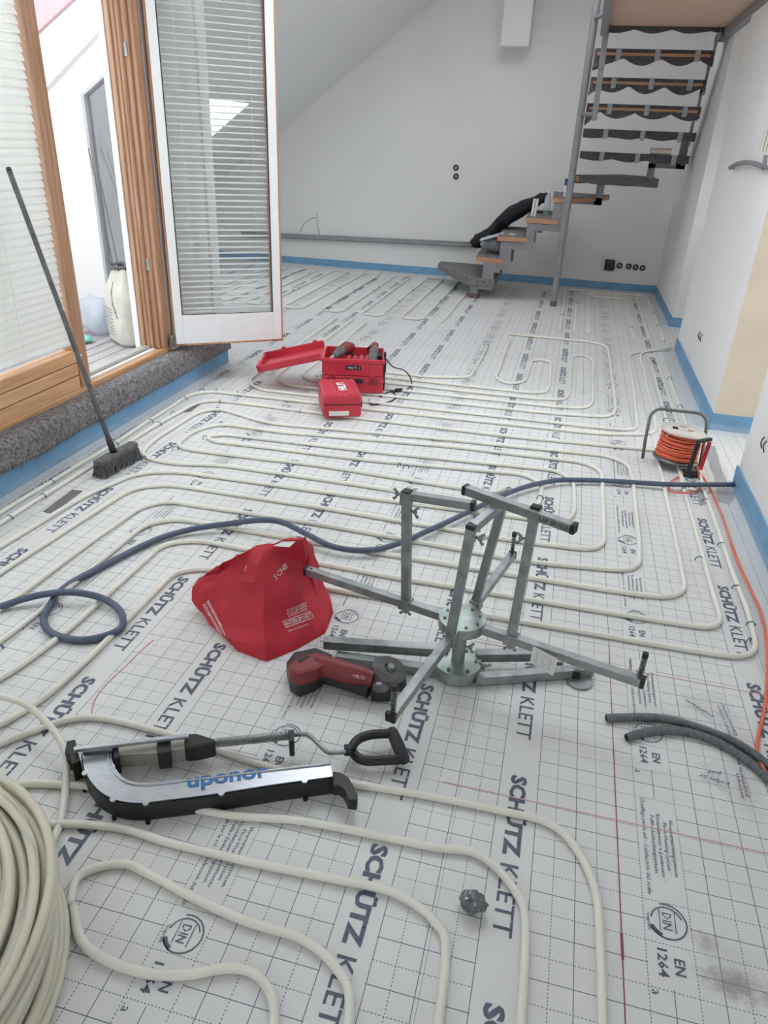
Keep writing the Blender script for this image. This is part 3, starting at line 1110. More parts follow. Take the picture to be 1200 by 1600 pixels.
for i in range(46):
    for j in range(7):
        bx_, by_ = -.135 + .27 * i / 45, -.026 + .052 * j / 6
        fl = 1.35
        p0 = Vector((bx_, by_, .064))
        p1 = Vector((bx_ * 1.07 + random.uniform(-.008, .008), by_ * fl + random.uniform(-.008, .008), random.uniform(0.001, .008)))
        w = 0.0035
        mb.add([p0 + Vector((-w, 0, 0)), p0 + Vector((w, 0, 0)), p0 + Vector((0, w, 0)), p1 + Vector((-w, 0, 0)), p1 + Vector((w, 0, 0)), p1 + Vector((0, w, 0))],
               [(0, 1, 4, 3), (1, 2, 5, 4), (2, 0, 3, 5), (3, 4, 5)])
o = mb.build('bristles', M_BRUSH, None)
o.parent = br
o.matrix_local = mm.to_4x4()
tag(o, kind='stuff')


# ------------------------------------------------------------------ heating pipes laid on the mats (1 unit = 10 cm)
PR = 0.0100


def pipe(runs, label, name='heating_pipe', rad=1.1):
    """each run is one continuous pipe in (u, v) units; corners are rounded"""
    for r in runs:
        pts = [Vector((a * 0.1, b * 0.1, PR + 0.0006)) for a, b in r]
        path = rounded(pts, rad * 0.1, 7)
        fine = [path[0]]
        for p in path[1:]:
            d = p - fine[-1]
            n = max(1, int(d.length / 0.22))
            q0 = fine[-1]
            for k in range(1, n + 1):
                q = q0.lerp(p, k / n)
                if k < n or True:
                    q = q + Vector((0.006 * mnoise.noise(q * 1.7), 0.006 * mnoise.noise(q * 1.7 + Vector((9, 0, 0))), 0)) * (1 if n > 1 else 0)
                fine.append(q)
        o = MB().tube(fine, PR, 8).build(name, M_PIPE, None, smooth=True)
        tag(o, label, 'pipe')


G = 'white heating pipe '
pipe([[(5.3, 46), (5.25, 31), (5.0, 21), (5.0, 12), (5.1, 9.5), (4.9, 6.5), (2.5, 6.4), (-8, 6.3), (-15.2, 6.2), (-16.15, 5.6), (-16.2, 0), (-16.4, -2.3), (-17.5, -4.2)]],
     G + 'nearest the right wall, turning left in front of the steel stand', rad=1.6)
pipe([[(4.25, 46), (4.15, 31), (4.0, 20), (4.0, 8.0), (2, 7.9), (-8, 7.8), (-16.4, 8.1), (-17.65, 7.4), (-17.7, 1), (-18.1, -1.6), (-20, -5)]],
     G + 'second from the right wall, passing under the blue hose loop', rad=1.5)
pipe([[(6.2, 50.2), (3.7, 48.6), (3.5, 46), (3.45, 32), (3.3, 28), (0, 26.9), (-10, 26.4), (-24.6, 26.0), (-25.6, 25), (-25.4, 16), (-25.6, 4), (-25.8, -6)]],
     G + 'crossing just in front of the red tool cases', rad=1.4)
pipe([[(6.3, 50.8), (4.3, 49.3), (2.6, 47.2), (2.5, 43), (2.5, 38), (2.2, 28.3), (0, 28.0), (-22.0, 27.4), (-23.4, 29), (-23.6, 50)]],
     G + 'running from the pillar corner to the tool cases', rad=1.4)
pipe([[(3.0, 25.2), (3.05, 22), (3.0, 9.6), (0, 9.4), (-8, 9.4), (-18.2, 9.5), (-19.2, 8.6), (-19.25, 2), (-19.5, -1), (-20.6, -6)]],
     G + 'under the small cable loop, third from the right wall', rad=1.5)
pipe([[(-22.6, -6), (-22.3, 3), (-21.9, 8), (-21.6, 11.6), (-20.2, 12.5), (-12, 12.5), (-4, 12.2), (-0.05, 12.45), (0.0, 15), (0.0, 21.2), (-0.9, 22.1), (-8, 21.9), (-18, 20.7), (-21.5, 20.8), (-22.4, 19.2), (-22.3, 16.7), (-20, 16.7), (-14, 17.0), (-5.2, 16.6), (-4.5, 17.6)]],
     G + 'looping left of the broom head with its inner end under the stand', rad=1.2)
pipe([[(-21.4, -6), (-20.6, 2), (-20.5, 6), (-20.2, 10), (-19.4, 10.9), (-12, 11.0), (-3, 10.6), (1.3, 11.2), (1.45, 13.5), (1.55, 20), (1.45, 22.6), (0.4, 23.5), (-8, 22.9), (-19, 21.8), (-22.6, 23.1), (-23.6, 22.2), (-23.75, 17), (-23.3, 15), (-21.2, 14.7), (-19, 15.4), (-12, 15.4), (-3.8, 15.2), (-2.95, 16), (-2.95, 18.6), (-3.9, 19.4), (-12, 18.5), (-20.8, 18.2), (-21.3, 18.7), (-20.6, 19.3), (-12, 19.7), (-2.2, 20.5), (-1.4, 19.3), (-1.3, 16), (-1.6, 14.7), (-3, 14.5), (-12, 14.1), (-20.4, 14.0), (-22.3, 13.2), (-23.2, 10), (-23.8, 2), (-24, -6)]],
     G + 'winding in nested loops between the broom and the steel stand', rad=1.1)
pipe([[(-24.9, -6), (-24.9, 8), (-24.75, 20), (-24.4, 23.8), (-23.4, 24.5), (-14, 24.5), (-5, 24.6), (1.6, 25.2), (2.9, 25.3)]],
     G + 'beside the left foil lip, rounding the corner behind the broom', rad=1.2)
pipe([[(-22.0, 50), (-22, 30.5), (-20.6, 29.0), (-3.3, 29.6), (0.5, 30.2), (1.05, 31.6), (1.1, 36), (1.0, 49), (-0.2, 50.2), (-7.6, 50.2)]],
     G + 'framing the outermost of the rectangles beyond the tool cases', rad=1.0)
pipe([[(-20.5, 49), (-20.5, 31.8), (-19.5, 30.5), (-2.3, 31.1), (-0.75, 31.6), (-0.35, 33), (-0.3, 44), (-0.9, 45.2), (-1.7, 45.0), (-1.95, 43.5), (-1.95, 34), (-2.3, 32.7), (-4, 32.3), (-19.0, 31.9), (-19.2, 33.0), (-19.0, 34.4), (-12, 34.5), (-9, 35.5), (-8.8, 45)]],
     G + 'bent into a long narrow hairpin on the far floor', rad=0.9)
pipe([[(-16.5, 33.2), (-4.6, 33.5), (-3.5, 34), (-3.35, 36), (-3.5, 42), (-4.2, 42.6), (-5, 42), (-5.1, 36), (-6.2, 34.9), (-7.2, 36), (-7.3, 48)]],
     G + 'forming the innermost hairpin near the brown spot', rad=0.8)
# far field of hairpins towards the back wall
far = []
u = -40.0
up_ = True
row = []
while u < -12:
    row += [(u, 52.5), (u, 76)] if up_ else [(u, 76), (u, 52.5)]
    up_ = not up_
    u += 2.0
pipe([row], G + 'meandering to and fro towards the back wall, left of the stairs', rad=0.9)
for k in range(4):
    a, b = -3.2 + k * 1.3, 6.0 - k * 1.3
    if k < 3:
        pipe([[(a, 53.5), (a, 76.0 - k * 1.5), (b, 76.0 - k * 1.5), (b, 53.5)]],
             G + ('making the outermost bend under the wall sockets', 'making the middle bend under the wall sockets', 'making the innermost bend under the wall sockets')[k], rad=1.2)
# pipe loops of the near circuit
NEAR = [
    ([(-17.5, -7), (-16.9, -4.6), (-15.8, -3.0), (-14.9, -2.2), (-13.7, -2.0), (-11.4, -2.12), (-8.4, -2.4), (-5.0, -2.15), (-3.0, -2.08), (-1.5, -2.2), (-0.65, -3.4), (-0.47, -5.2), (-0.46, -9.5)], 'farthest of the near loops, passing behind the tacker'),
    ([(-18, -7.0), (-15.6, -5.0), (-13.6, -4.35), (-12, -4.2), (-9.5, -4.1), (-7.5, -3.75), (-4.5, -3.6), (-3.3, -3.5), (-2.35, -4.2), (-2.03, -5.3), (-2.0, -9.5)], 'second of the near loops, coming out from under the tacker'),
    ([(-16.5, -8.0), (-14.2, -5.9), (-12.1, -5.2), (-10.3, -5.2), (-8.2, -5.15), (-6.3, -5.03), (-5.0, -5.0), (-4.0, -5.4), (-3.6, -6.2), (-3.5, -9.5)], 'third of the near loops, ending beside the crumpled foil'),
    ([(-11.7, -7.2), (-11.92, -6.5), (-11.2, -6.0), (-10.4, -6.07), (-9.2, -6.32), (-7.9, -6.5), (-6.6, -6.55), (-5.7, -6.95), (-5.25, -7.6), (-5.05, -9.5)], 'fourth of the near loops, springing from the big coil'),
    ([(-11.6, -7.2), (-11.0, -7.8), (-10.3, -8.01), (-9.4, -8.04), (-8.6, -7.86), (-7.8, -7.5), (-7.2, -7.5), (-6.7, -7.9), (-6.5, -8.6), (-6.45, -9.8)], 'nearest of the loops, curling round the lowest round print'),
]
for r, w in NEAR:
    pts = catmull([(a * .1, b * .1, PR + .0006) for a, b in r], 8)
    o = MB().tube(pts, PR, 12).build('heating_pipe', M_PIPE, None, smooth=True)
    tag(o, 'thick looking white pipe, ' + w, 'pipe')
# the coil
cc = Vector((-1.515, -1.03, 0))
coil = empty('pipe_coil', cc, 'large coil of milky heating pipe at the lower left edge', 'coil')
mb = MB()
lay = 0
for ring in range(5):
    r0 = 0.44 - ring * 0.0175
    for lev_ in range(11):
        z = 0.0095 + lev_ * 0.0176 + (ring % 2) * 0.004
        rr = r0 + random.uniform(-.012, .010) + 0.012 * math.sin(lev_ * 1.9)
        ph = random.uniform(0, 6)
        n = 64
        pts = [cc + Vector(((rr + 0.008 * math.sin(2 * a + ph)) * math.cos(a), (rr + .008 * math.sin(3 * a + ph)) * math.sin(a), z + 0.006 * math.sin(a + ph) + .006)) for a in [2 * math.pi * k / n for k in range(n)]]
        mb = MB().tube(pts, PR, 8, closed=True)
        mb.build('turn', M_COIL, coil, smooth=True)
lp = catmull([at(0, 1088, .10), at(35, 1098, .09), at(62, 1118, .07), at(88, 1147, .055), at(102, 1175, .04), at(104, 1205, .025), at(101, 1245, .015), at(94, 1285, .01), at(80, 1320, .01)], 6)
lp = [at(-80, 1090, .12)] + lp
MB().tube(lp, PR * 0.95, 10).build('loose_turn', M_PIPE, coil, smooth=True)

# ------------------------------------------------------------------ blue clips holding the pipes
clip0 = MB().tube([Vector((0.015 * math.cos(a), 0, 0.006 + 0.015 * math.sin(a))) for a in [R(-20 + 220 * k / 10) for k in range(11)]], 0.0022, 5)
clip0.tube([(0.014, 0, 0.001), (0.019, 0, 0.012)], 0.0022, 5)
clip_ob = None
CL = [
    ('right', 'dark blue pipe clip beside the right wall', [(3.83, 13.1, 0), (4.94, 14.7, 0), (4.96, 11.2, 0), (4.75, 7.6, 50), (5.02, 8.7, 10), (4.9, 19.2, 0), (5.28, 41.0, 0), (4.25, 38.0, 0), (5.3, 34.2, 0), (4.2, 33.5, 0), (4.3, 45.3, 0), (4.1, 31.0, 0)]),
    ('stand', 'dark blue pipe clip beside the top of the steel stand', [(-4.5, 17.3, 0), (-2.95, 16.9, 0)]),
    ('left', 'dark blue pipe clip near the felt ledge', [(-23.2, 24.4, 90), (-22.8, 23.1, 90), (-21.5, 20.8, 80), (-21.3, 18.5, 40), (-22.1, 16.6, 40), (-22.9, 14.9, 60), (-25.3, 26.0, 40), (-24.4, 26.2, 90), (-24.75, 19.6, 0), (-24.85, 21.4, 0), (-25.5, 24.1, 0), (-25.4, 19.8, 0), (-25.3, 16.1, 0), (-22.9, 26.2, 90), (-17.9, 24.4, 90), (-24.9, 9.6, 0), (-24.9, 7.4, 0), (-25.5, 11, 0)]),
    ('far', 'tiny dark pipe clip on the floor before the back wall', [(-38 + i * 2.0, 70 + 4 * ((i * 7) % 3) - (i % 4) * 3.1, 0) for i in range(13)] + [(-36 + i * 4.0, 60 + ((i * 5) % 4) * 2.3, 0) for i in range(6)]),
    ('farright', 'tiny dark pipe clip on the floor below the wall sockets', [(-1, 75.5, 90), (2, 74.4, 90), (6.0, 66, 0), (6.0, 60, 0), (4.7, 62, 0), (3.4, 58, 0), (-1.9, 68, 0), (-3.2, 61, 0)]),
    ('loose', 'loose blue clip among the middle pipes', [(-10.3, 18.45, 70), (-9.9, 18.3, 20)]),
    ('edge', 'dark blue pipe clip at the left photo edge below the hose loop', [(-19.3, -0.1, 0)]),
]
ORD = 'nearest second third fourth fifth sixth seventh eighth ninth tenth eleventh twelfth thirteenth fourteenth fifteenth sixteenth seventeenth eighteenth nineteenth twentieth'.split()
for key, lab, lst in CL:
    for i_, (u, v, a) in enumerate(sorted(lst, key=lambda q: q[1])):
        if clip_ob is None:
            clip_ob = clip0.build('pipe_clip', M_CLIP, None, smooth=True)
            o = clip_ob
        else:
            o = clip_ob.copy()
            COL.objects.link(o)
        o.location = (u * .1, v * .1, 0.0)
        o.rotation_euler = (0, 0, R(a))
        tag(o, lab if len(lst) == 1 else lab + ', ' + ORD[i_] + (' to the camera' if i_ == 0 else ' from the camera'), 'clip', 'blue clips holding the pipes, ' + key)

# ------------------------------------------------------------------ blue-grey hose
pts = [at(*q) for q in [(-60, 962, .018), (0, 948, .018), (40, 935, .03), (80, 927, .04), (120, 926, .045), (160, 935, .03), (188, 955, .015), (190, 980, .015), (160, 995, .014), (120, 1000, .014), (82, 990, .014), (68, 970, .014), (78, 945, .014), (105, 915, .014), (160, 885, .014),
                        (240, 845, .016), (300, 827, .025), (360, 818, .04), (405, 813, .055), (440, 816, .055), (480, 835, .045), (520, 854, .035), (570, 860, .03), (620, 850, .03), (700, 815, .03), (800, 768, .03), (860, 752, .03), (900, 750, .025), (960, 752, .022), (1050, 757, .03), (1148, 757, .05)]]
hose = MB().tube(catmull(pts, 6), 0.0125, 10).build('hose', M_HOSE, None, smooth=True)
tag(hose, 'blue grey rubber hose looping across the floor to the right wall', 'hose')

# ------------------------------------------------------------------ pipe decoiler of square steel tube
HUB = Vector((-0.483, 0.303, 0))
dec = empty('pipe_decoiler', HUB, 'galvanised steel pipe decoiler with four arms and uprights standing on folded legs', 'decoiler')
aa = R(-13.8)
A = Vector((math.cos(aa), math.sin(aa), 0))
B = Vector((-A.y, A.x, 0))
ZH = 0.2


def sq_tube(a, b, w, name, m=M_STEEL, capped=None, parent=dec, up=(0, 0, 1)):
    o = MB().bar(a, b, w, w, up).build(name, m, parent, bevel=0.002)
    a, b = Vector(a), Vector(b)
    d = (b - a).normalized()
    for e in (capped or ()):
        p = b if e else a
        q = d if e else -d
        c = MB().bar(p - q * 0.008, p + q * 0.005, w + 0.002, w + 0.002, up).build('end_cap', M_BLACK, None, bevel=0.002)
        c.parent = o
        c.location = -world_loc(o)
    return o


arms = {'l': (-A, 0.572), 'r': (A, 0.545), 'n': (-B, 0.478), 'f': (B, 0.478)}
for k, (d, L) in arms.items():
    a = HUB + d * 0.06 + Vector((0, 0, ZH))
    b = HUB + d * L + Vector((0, 0, ZH))
    o = sq_tube(a, b, 0.027, 'arm', capped=(1,))
    if k != 'l':
        e = b - d * 0.012
        s = MB()
        pts = [e + Vector((0.007 * math.cos(t), 0.007 * math.sin(t), 0.010 + 0.0013 * t)) for t in [q * 0.5 for q in range(int(0.075 / 0.0013 / 0.5))]]
        s.tube(pts, 0.0016, 5)
        s.cyl(e, e + Vector((0, 0, 0.088)), 0.0045, 10)
        s.build('spring_bolt', M_STEEL_D, dec, smooth=True)
        MB().cyl(e + Vector((0, 0, .082)), e + Vector((0, 0, .097)), 0.0085, 12).build('bolt_cap', M_RUBBER, dec, smooth=False)
    else:
        MB().cyl(b - d * 0.02 + Vector((0, 0, .0132)), b - d * .02 + Vector((0, 0, .0142)), 0.005, 12).build('bolt_hole', M_BLACK, dec)
# hub plates and centre post
prof = [(0.0, ZH + 0.018), (0.072, ZH + 0.018), (0.073, ZH + 0.014), (0.073, ZH - 0.014), (0.068, ZH - 0.016), (0.0, ZH - 0.016)]
auto_smooth(MB().lathe(prof, HUB, 36).build('hub_plate', M_ZINC, dec))
for k in range(8):
    t = R(45 * k + 20)
    MB().cyl(HUB + Vector((.055 * math.cos(t), .055 * math.sin(t), ZH + .018)), HUB + Vector((.055 * math.cos(t), .055 * math.sin(t), ZH + .022)), 0.005, 6).build('hub_bolt', M_STEEL_D, dec)
auto_smooth(MB().cyl(HUB + Vector((0, 0, .045)), HUB + Vector((0, 0, ZH - .016)), 0.021, 20).build('centre_post', M_STEEL, dec))
auto_smooth(MB().lathe([(0, .052), (.076, .052), (.077, .048), (.077, .012), (.074, .010), (0, .010)], HUB, 36).build('base_plate', M_ZINC, dec))
for k in range(6):
    t = R(60 * k + 10)
    p = HUB + Vector((.058 * math.cos(t), .058 * math.sin(t), .052))
    MB().cyl(p, p + Vector((0, 0, .005)), 0.006, 6).build('base_bolt', M_STEEL_D, dec)
tg = fit_text('JaRo', 0.045, 0.014, bold=0.01, res=1, align='CENTER')


def wing_nut(p, d, parent=dec):
    p, d = Vector(p), Vector(d).normalized()
    s = Vector((0, 0, 1)) if abs(d.z) < .9 else Vector((1, 0, 0))
    m = MB().cyl(p, p + d * 0.022, 0.0035, 8).cyl(p + d * .010, p + d * .018, .007, 8)
    m.tube([p + d * .014, p + d * .018 + s * .010, p + d * .026 + s * .017], [.003, .004, .005], 6)
    m.tube([p + d * .014, p + d * .018 - s * .010, p + d * .026 - s * .017], [.003, .004, .005], 6)
    m.build('wing_nut', M_STEEL, parent, smooth=True)


wing_nut(HUB + Vector((0.02, -0.005, 0.115)), (1, -0.1, 0))
wing_nut(HUB + A * 0.085 + Vector((0, 0, .05)), (0.2, 0, 1))
# uprights with their sleeves
UP = {'l': ((-0.671, 0.350), (-0.690, 0.352, 0.592)), 'n': ((-0.505, 0.215), (-0.479, 0.232, 0.575)), 'f': ((-0.455, 0.415), (-0.408, 0.405, 0.583)), 'r': ((-0.328, 0.265), (-0.314, 0.312, 0.622))}
for k, ((bx_, by_), tp) in UP.items():
    b0 = Vector((bx_, by_, ZH + (0.016 if k != 'n' else 0.012)))
    tp = Vector(tp)
    o = sq_tube(b0, tp, 0.026, 'upright', capped=(1,), up=(A.x, A.y, 0))
    d = arms[k][0]
    MB().bar(Vector((bx_, by_, ZH)) - d * 0.02, Vector((bx_, by_, ZH)) + d * 0.02, 0.036, 0.036).build('sleeve', M_STEEL, dec, bevel=0.002)
    wing_nut(Vector((bx_, by_, ZH - .016)), (0, 0, -1))
tl, tn, tf, tr = [Vector(UP[k][1]) for k in 'lnfr']
sq_tube(tl + Vector((0, 0, -.012)), Vector((-0.488, 0.325, 0.592)), 0.025, 'cross_bar', capped=(1,))
MB().bar(tl + Vector((0, 0, -.04)), tl + Vector((0, 0, 0.0)), .032, .032, (A.x, A.y, 0)).build('sleeve', M_STEEL, dec, bevel=.002)
wing_nut(tl + Vector((.014, 0, -.06)), (1, -.2, -.1))
wing_nut(tl + Vector((-.014, 0, -.012)), (-1, 0, 0))
sq_tube(Vector((-0.524, 0.395, 0.606)), Vector((-0.206, 0.252, 0.604)), 0.027, 'cross_bar', capped=(0, 1))
MB().bar(tr + Vector((0, 0, -.045)), tr + Vector((0, 0, -.002)), .033, .033, (A.x, A.y, 0)).build('sleeve', M_STEEL, dec, bevel=.002)
wing_nut(tr + Vector((-.015, -.005, -.10)), (-1, -.3, 0))
sq_tube(tn + Vector((0, 0, -.010)), Vector((-0.409, 0.385, 0.588)), 0.026, 'cross_bar', capped=())
wing_nut(tn + Vector((.014, -.006, -.03)), (1, -.4, 0))
# stamped lettering on the cross bar
d = (Vector((-0.206, 0.252, 0.604)) - Vector((-0.524, 0.395, 0.606))).normalized()
nr = Vector((d.y, -d.x, 0))
lt = MB()
g = fit_text('LSP ЯUSSIA', 0.10, 0.014, bold=0.01, res=1, align='CENTER')
c = Vector((-0.250, 0.2718, 0.604)) + nr * 0.0142
lt.add([c + d * p.x + Vector((0, 0, 1)) * p.y for p in g[0]], g[1])
lt.build('stamped_lettering', M_BLACK, dec, recalc=False)
# folded legs on the floor
LG = [((-0.52, 0.34, .05), at(506, 1004, .05)), ((-0.53, 0.27, .02), at(525, 1027, .02)), ((-0.43, 0.345, .05), at(842, 1023, .05)), ((-0.42, 0.265, .02), at(925, 1047, .02))]
for a, b in LG:
    sq_tube(a, b, 0.032, 'leg')
fp = at(905, 1063, 0.006)
auto_smooth(MB().cyl(fp + Vector((0, 0, -.005)), fp + Vector((0, 0, .002)), 0.042, 28).build('foot_plate', M_STEEL, dec))
MB().box(fp + Vector((-.012, .012, .016)), (.024, .024, .028)).build('foot_block', M_BLACK, dec, bevel=.002)
MB().box(fp + Vector((-.065, .03, .016)), (.02, .02, .024)).build('foot_block', M_BLACK, dec, bevel=.002)
fp2 = at(880, 1050, 0.006)
# paper tag hanging at the right arm
q = [at(833, 1010, .215), at(871, 1030, .210), at(864, 1056, .160), at(828, 1036, .165)]
tg_ = MB()
tg_.add([q[0], q[1], q[2], q[3]] + [p + Vector((0, .0015, .0005)) for p in q], [(0, 1, 2, 3), (7, 6, 5, 4), (0, 4, 5, 1), (1, 5, 6, 2), (2, 6, 7, 3), (3, 7, 4, 0)])
o = tg_.build('paper_tag', M_PAPER, dec)
lt = MB()
for k in range(5):
    for j in range(3):
        f0, f1 = 0.12 + j * .27 + random.uniform(0, .05), 0.12 + j * .27 + random.uniform(.12, .22)
        v0 = 0.18 + k * 0.15
        P_ = lambda s, t: (q[0].lerp(q[1], s)).lerp(q[3].lerp(q[2], s), t) + Vector((0, -.0012, 0.0006))
        lt.add([P_(f0, v0), P_(f1, v0), P_(f1, v0 + .025), P_(f0, v0 + .025)], [(0, 1, 2, 3)])
w = lt.build('handwriting', M_CONDUIT, None, recalc=False)
w.parent = o
w.location = -world_loc(o)

# ------------------------------------------------------------------ red shopping bag
bg_ = [at(*q) for q in [
    (330, 975, 0.0), (372, 1018, 0.0), (416, 1034, 0.0), (462, 1016, 0.0), (508, 990, 0.0),      # 0-4 bottom front
    (297, 938, 0.045), (345, 955, 0.070), (412, 965, 0.105), (462, 955, 0.085), (500, 950, 0.05),    # 5-9 lower middle
    (300, 917, 0.085), (345, 903, 0.150), (413, 912, 0.205), (455, 905, 0.175), (486, 900, 0.13),    # 10-14 upper middle
    (318, 899, 0.13), (362, 882, 0.195), (404, 882, 0.260), (440, 866, 0.235), (473, 866, 0.23),    # 15-19 shoulder
    (340, 885, 0.19), (372, 866, 0.255), (418, 853, 0.285), (445, 840, 0.315), (472, 842, 0.30)]]      # 20-24 rim
back = []
for i, p in enumerate(bg_[20:25]):
    back.append(p + Vector((0.0, 0.05, -0.03)))
for i, p in enumerate(bg_[20:25]):
    back.append(Vector((p.x * 0.97 - 0.02, 0.60 + 0.03 * (i % 2), 0.13)))
for i, p in enumerate(bg_[0:5]):
    back.append(Vector(((-1.42, -1.30, -1.15, -1.05, -0.96)[i], (0.58, .66, .68, .64, .50)[i], 0.0)))
V = bg_ + back
fc = []
for r in range(4):
    for c_ in range(4):
        a = r * 5 + c_
        fc.append((a, a + 1, a + 6, a + 5))
for r in (4, 5, 6):
    for c_ in range(4):
        a = r * 5 + c_
        fc.append((a, a + 1, a + 6, a + 5))
# closing sides and bottom
fc += [(0, 5, 30, 35), (5, 10, 25, 30), (10, 15, 20, 25), (4, 39, 34, 9), (9, 34, 29, 14), (14, 29, 24, 19)]
for c_ in range(4):
    fc.append((c_ + 1, c_, 35 + c_, 36 + c_))
mb = MB().add(V, fc)
bag0 = mb.build('shopping_bag', M_RED, None, origin=(-1.2, 0.4, 0))
# flat-shaded crumples from a subdivided shape
bm = bmesh.new()
bm.from_mesh(bag0.data)
bmesh.ops.subdivide_edges(bm, edges=bm.edges[:], cuts=2, use_grid_fill=True, smooth=0.10)
for v in bm.verts:
    p = v.co
    k = mnoise.noise(p * 16 + Vector((1.3, 0, 0))) * 0.012 + mnoise.noise(p * 38) * 0.006 - abs(mnoise.noise(p * 9 + Vector((0, 4, 0)))) * (0.040 + 0.12 * max(0, p.z - 0.12)) + 0.012
    if p.z > 0.006:
        v.co = p + v.normal * k
bmesh.ops.subdivide_edges(bm, edges=bm.edges[:], cuts=1, use_grid_fill=True, smooth=0.15)
for v in bm.verts:
    v.co.z = max(0.0015, v.co.z)
bm.to_mesh(bag0.data)
bm.free()
auto_smooth(bag0, 24)
tag(bag0, 'crumpled red shopping bag with white print slumped on the floor', 'bag')
bvh = BVHTree.FromPolygons([v.co + bag0.location for v in bag0.data.vertices], [list(p.vertices) for p in bag0.data.polygons])


def bag_print(px, py, body, px_dir, length, height, bold=0.01, m=None, lines=None):
    """lettering on the bag, centred where the photo shows it"""
    d = ROT @ Vector(((px - 600) / F_PX, -(py - 800) / F_PX, -1))
    d.normalize()
    hit, nrm, i_, t_ = bvh.ray_cast(CAM, d)
    if hit is None:
        return None
    d2 = ROT @ Vector(((px + px_dir[0] - 600) / F_PX, -(py + px_dir[1] - 800) / F_PX, -1))
    q = CAM + d2 * ((hit - CAM).dot(nrm) / d2.dot(nrm))
    ux = (q - hit).normalized()
    uy = nrm.cross(ux).normalized()
    g = lines if lines else fit_text(body, length, height, bold=bold, res=1, align='CENTER')
    out = []
    for p in g[0]:
        o = hit + ux * p.x + uy * p.y
        h2, n2, a2, b2 = bvh.ray_cast(CAM, (o - CAM).normalized())
        if h2 is None:
            h2, n2, a2, b2 = bvh.find_nearest(o)
        out.append(h2 + n2 * 0.0018)
    return out, g[1]


def lines_geo(L, n, h, gap, box=False):
    vs, fs = [], []
    for k in range(n):
        w = L * random.uniform(.85, 1)
        for s in range(9):
            x0, x1 = -w / 2 + w * s / 9, -w / 2 + w * (s + .75) / 9
            o = len(vs)
            y0 = -k * gap
            vs += [Vector((x0, y0, 0)), Vector((x1, y0, 0)), Vector((x1, y0 + h, 0)), Vector((x0, y0 + h, 0))]
            fs.append((o, o + 1, o + 2, o + 3))
    return vs, fs


def frame_geo(w, h, t, seg=8):
    vs, fs = [], []
    for (x0, x1, y0, y1) in ((-w / 2, w / 2, h / 2 - t, h / 2), (-w / 2, w / 2, -h / 2, -h / 2 + t), (-w / 2, -w / 2 + t, -h / 2, h / 2), (w / 2 - t, w / 2, -h / 2, h / 2)):
        n = seg if abs(x1 - x0) > abs(y1 - y0) else 2
        for k in range(n):
            xa, xb = x0 + (x1 - x0) * k / n, x0 + (x1 - x0) * (k + 1) / n
            o = len(vs)
            vs += [Vector((xa, y0, 0)), Vector((xb, y0, 0)), Vector((xb, y1, 0)), Vector((xa, y1, 0))]
            fs.append((o, o + 1, o + 2, o + 3))
    return vs, fs


lt = MB()
for args in (((438, 893), 'SCHE', (12, -13), 0.085, 0.019, 0.004, None), ((466, 968), 'INTERSPORT', (30, -11), 0.100, 0.016, 0.008, None), ((466, 981), 'www.intersport.at', (30, -11), 0.085, 0.008, 0.0, None),
             ((466, 968), '', (30, -11), 0, 0, 0, frame_geo(0.112, 0.027, 0.0022)), ((463, 948), '', (30, -11), 0, 0, 0, lines_geo(0.09, 5, 0.0022, 0.0062)),
             ((384, 888), 'I', (10, 12), 0.006, 0.022, 0.02, None)):
    r = bag_print(*args[0], args[1], args[2], args[3], args[4], args[5], lines=args[6])
    if r:
        MB().add(*r).build('printed_lettering', M_PRINTW, bag0, recalc=False)
lt = MB()
for (px_, py_, L) in ((328, 950, .07), (338, 968, .10), (347, 985, .06)):
    r = bag_print(px_, py_, '', (14, 26), 0, 0, lines=lines_geo(L, 2, 0.010, 0.016))
    if r:
        lt.add(*r)
lt.build('printed_stripes', M_PRINTP, bag0, recalc=False)
# handle slot: seen through to the pale floor, framed by the red cloth
hs = [at(425, 853, .287), at(462, 846, .311), at(455, 855, .300), at(437, 857, .287)]
sl_ = MB()
hs = [at(427, 853, .300), at(441, 846, .315), at(462, 846, .322), at(452, 855, .308)]
sl_.add(hs, [(0, 1, 2, 3)])
o = sl_.build('handle_slot_lining', M_PRINTW, bag0)

# ------------------------------------------------------------------ pipe tacker lying on the floor
TX, TY, TS = 80, 1100, 2.0


def tp(x, y, z):
    return at(TX + x / TS, TY + y / TS, z)


tk = empty('pipe_tacker', tp(450, 250, 0), 'black and silver hooked pipe tacker with D handle lying on the near floor', 'tacker')


def tline(pts, z, n=6):
    return catmull([tp(a, b, z) for a, b in pts], n)


ZT_ = 0.062
outer = [(98, 150), (100, 185), (112, 222), (150, 270), (205, 299), (270, 308), (335, 302), (500, 281), (700, 250), (880, 226)]
inner = [(188, 150), (190, 170), (198, 195), (217, 222), (245, 240), (285, 246), (340, 243), (500, 225), (690, 203), (872, 183)]
lo, hi = tline(outer, ZT_), tline(inner, ZT_)
MB().strip(lo, hi, ZT_ - 0.004, ZT_).build('silver_track', M_ALU, tk)
lo2 = [a + (a - b).normalized() * 0.004 for a, b in zip(lo, hi)]
hi2 = [b.lerp(a, 0.25) for a, b in zip(lo, hi)]
MB().strip(lo2, hi2, 0.004, ZT_ - 0.005).build('black_magazine', M_BLACK, tk)
MB().strip(lo2, [a.lerp(b, .06) for a, b in zip(lo, hi)], 0.002, 0.0045).build('clear_edge', M_ALU, tk)
rib = [a.lerp(b, 0.88) for a, b in zip(lo, hi)]
MB().tube([p + Vector((0, 0, .001)) for p in rib], 0.003, 6).build('track_rib', M_ALU, tk, smooth=True)
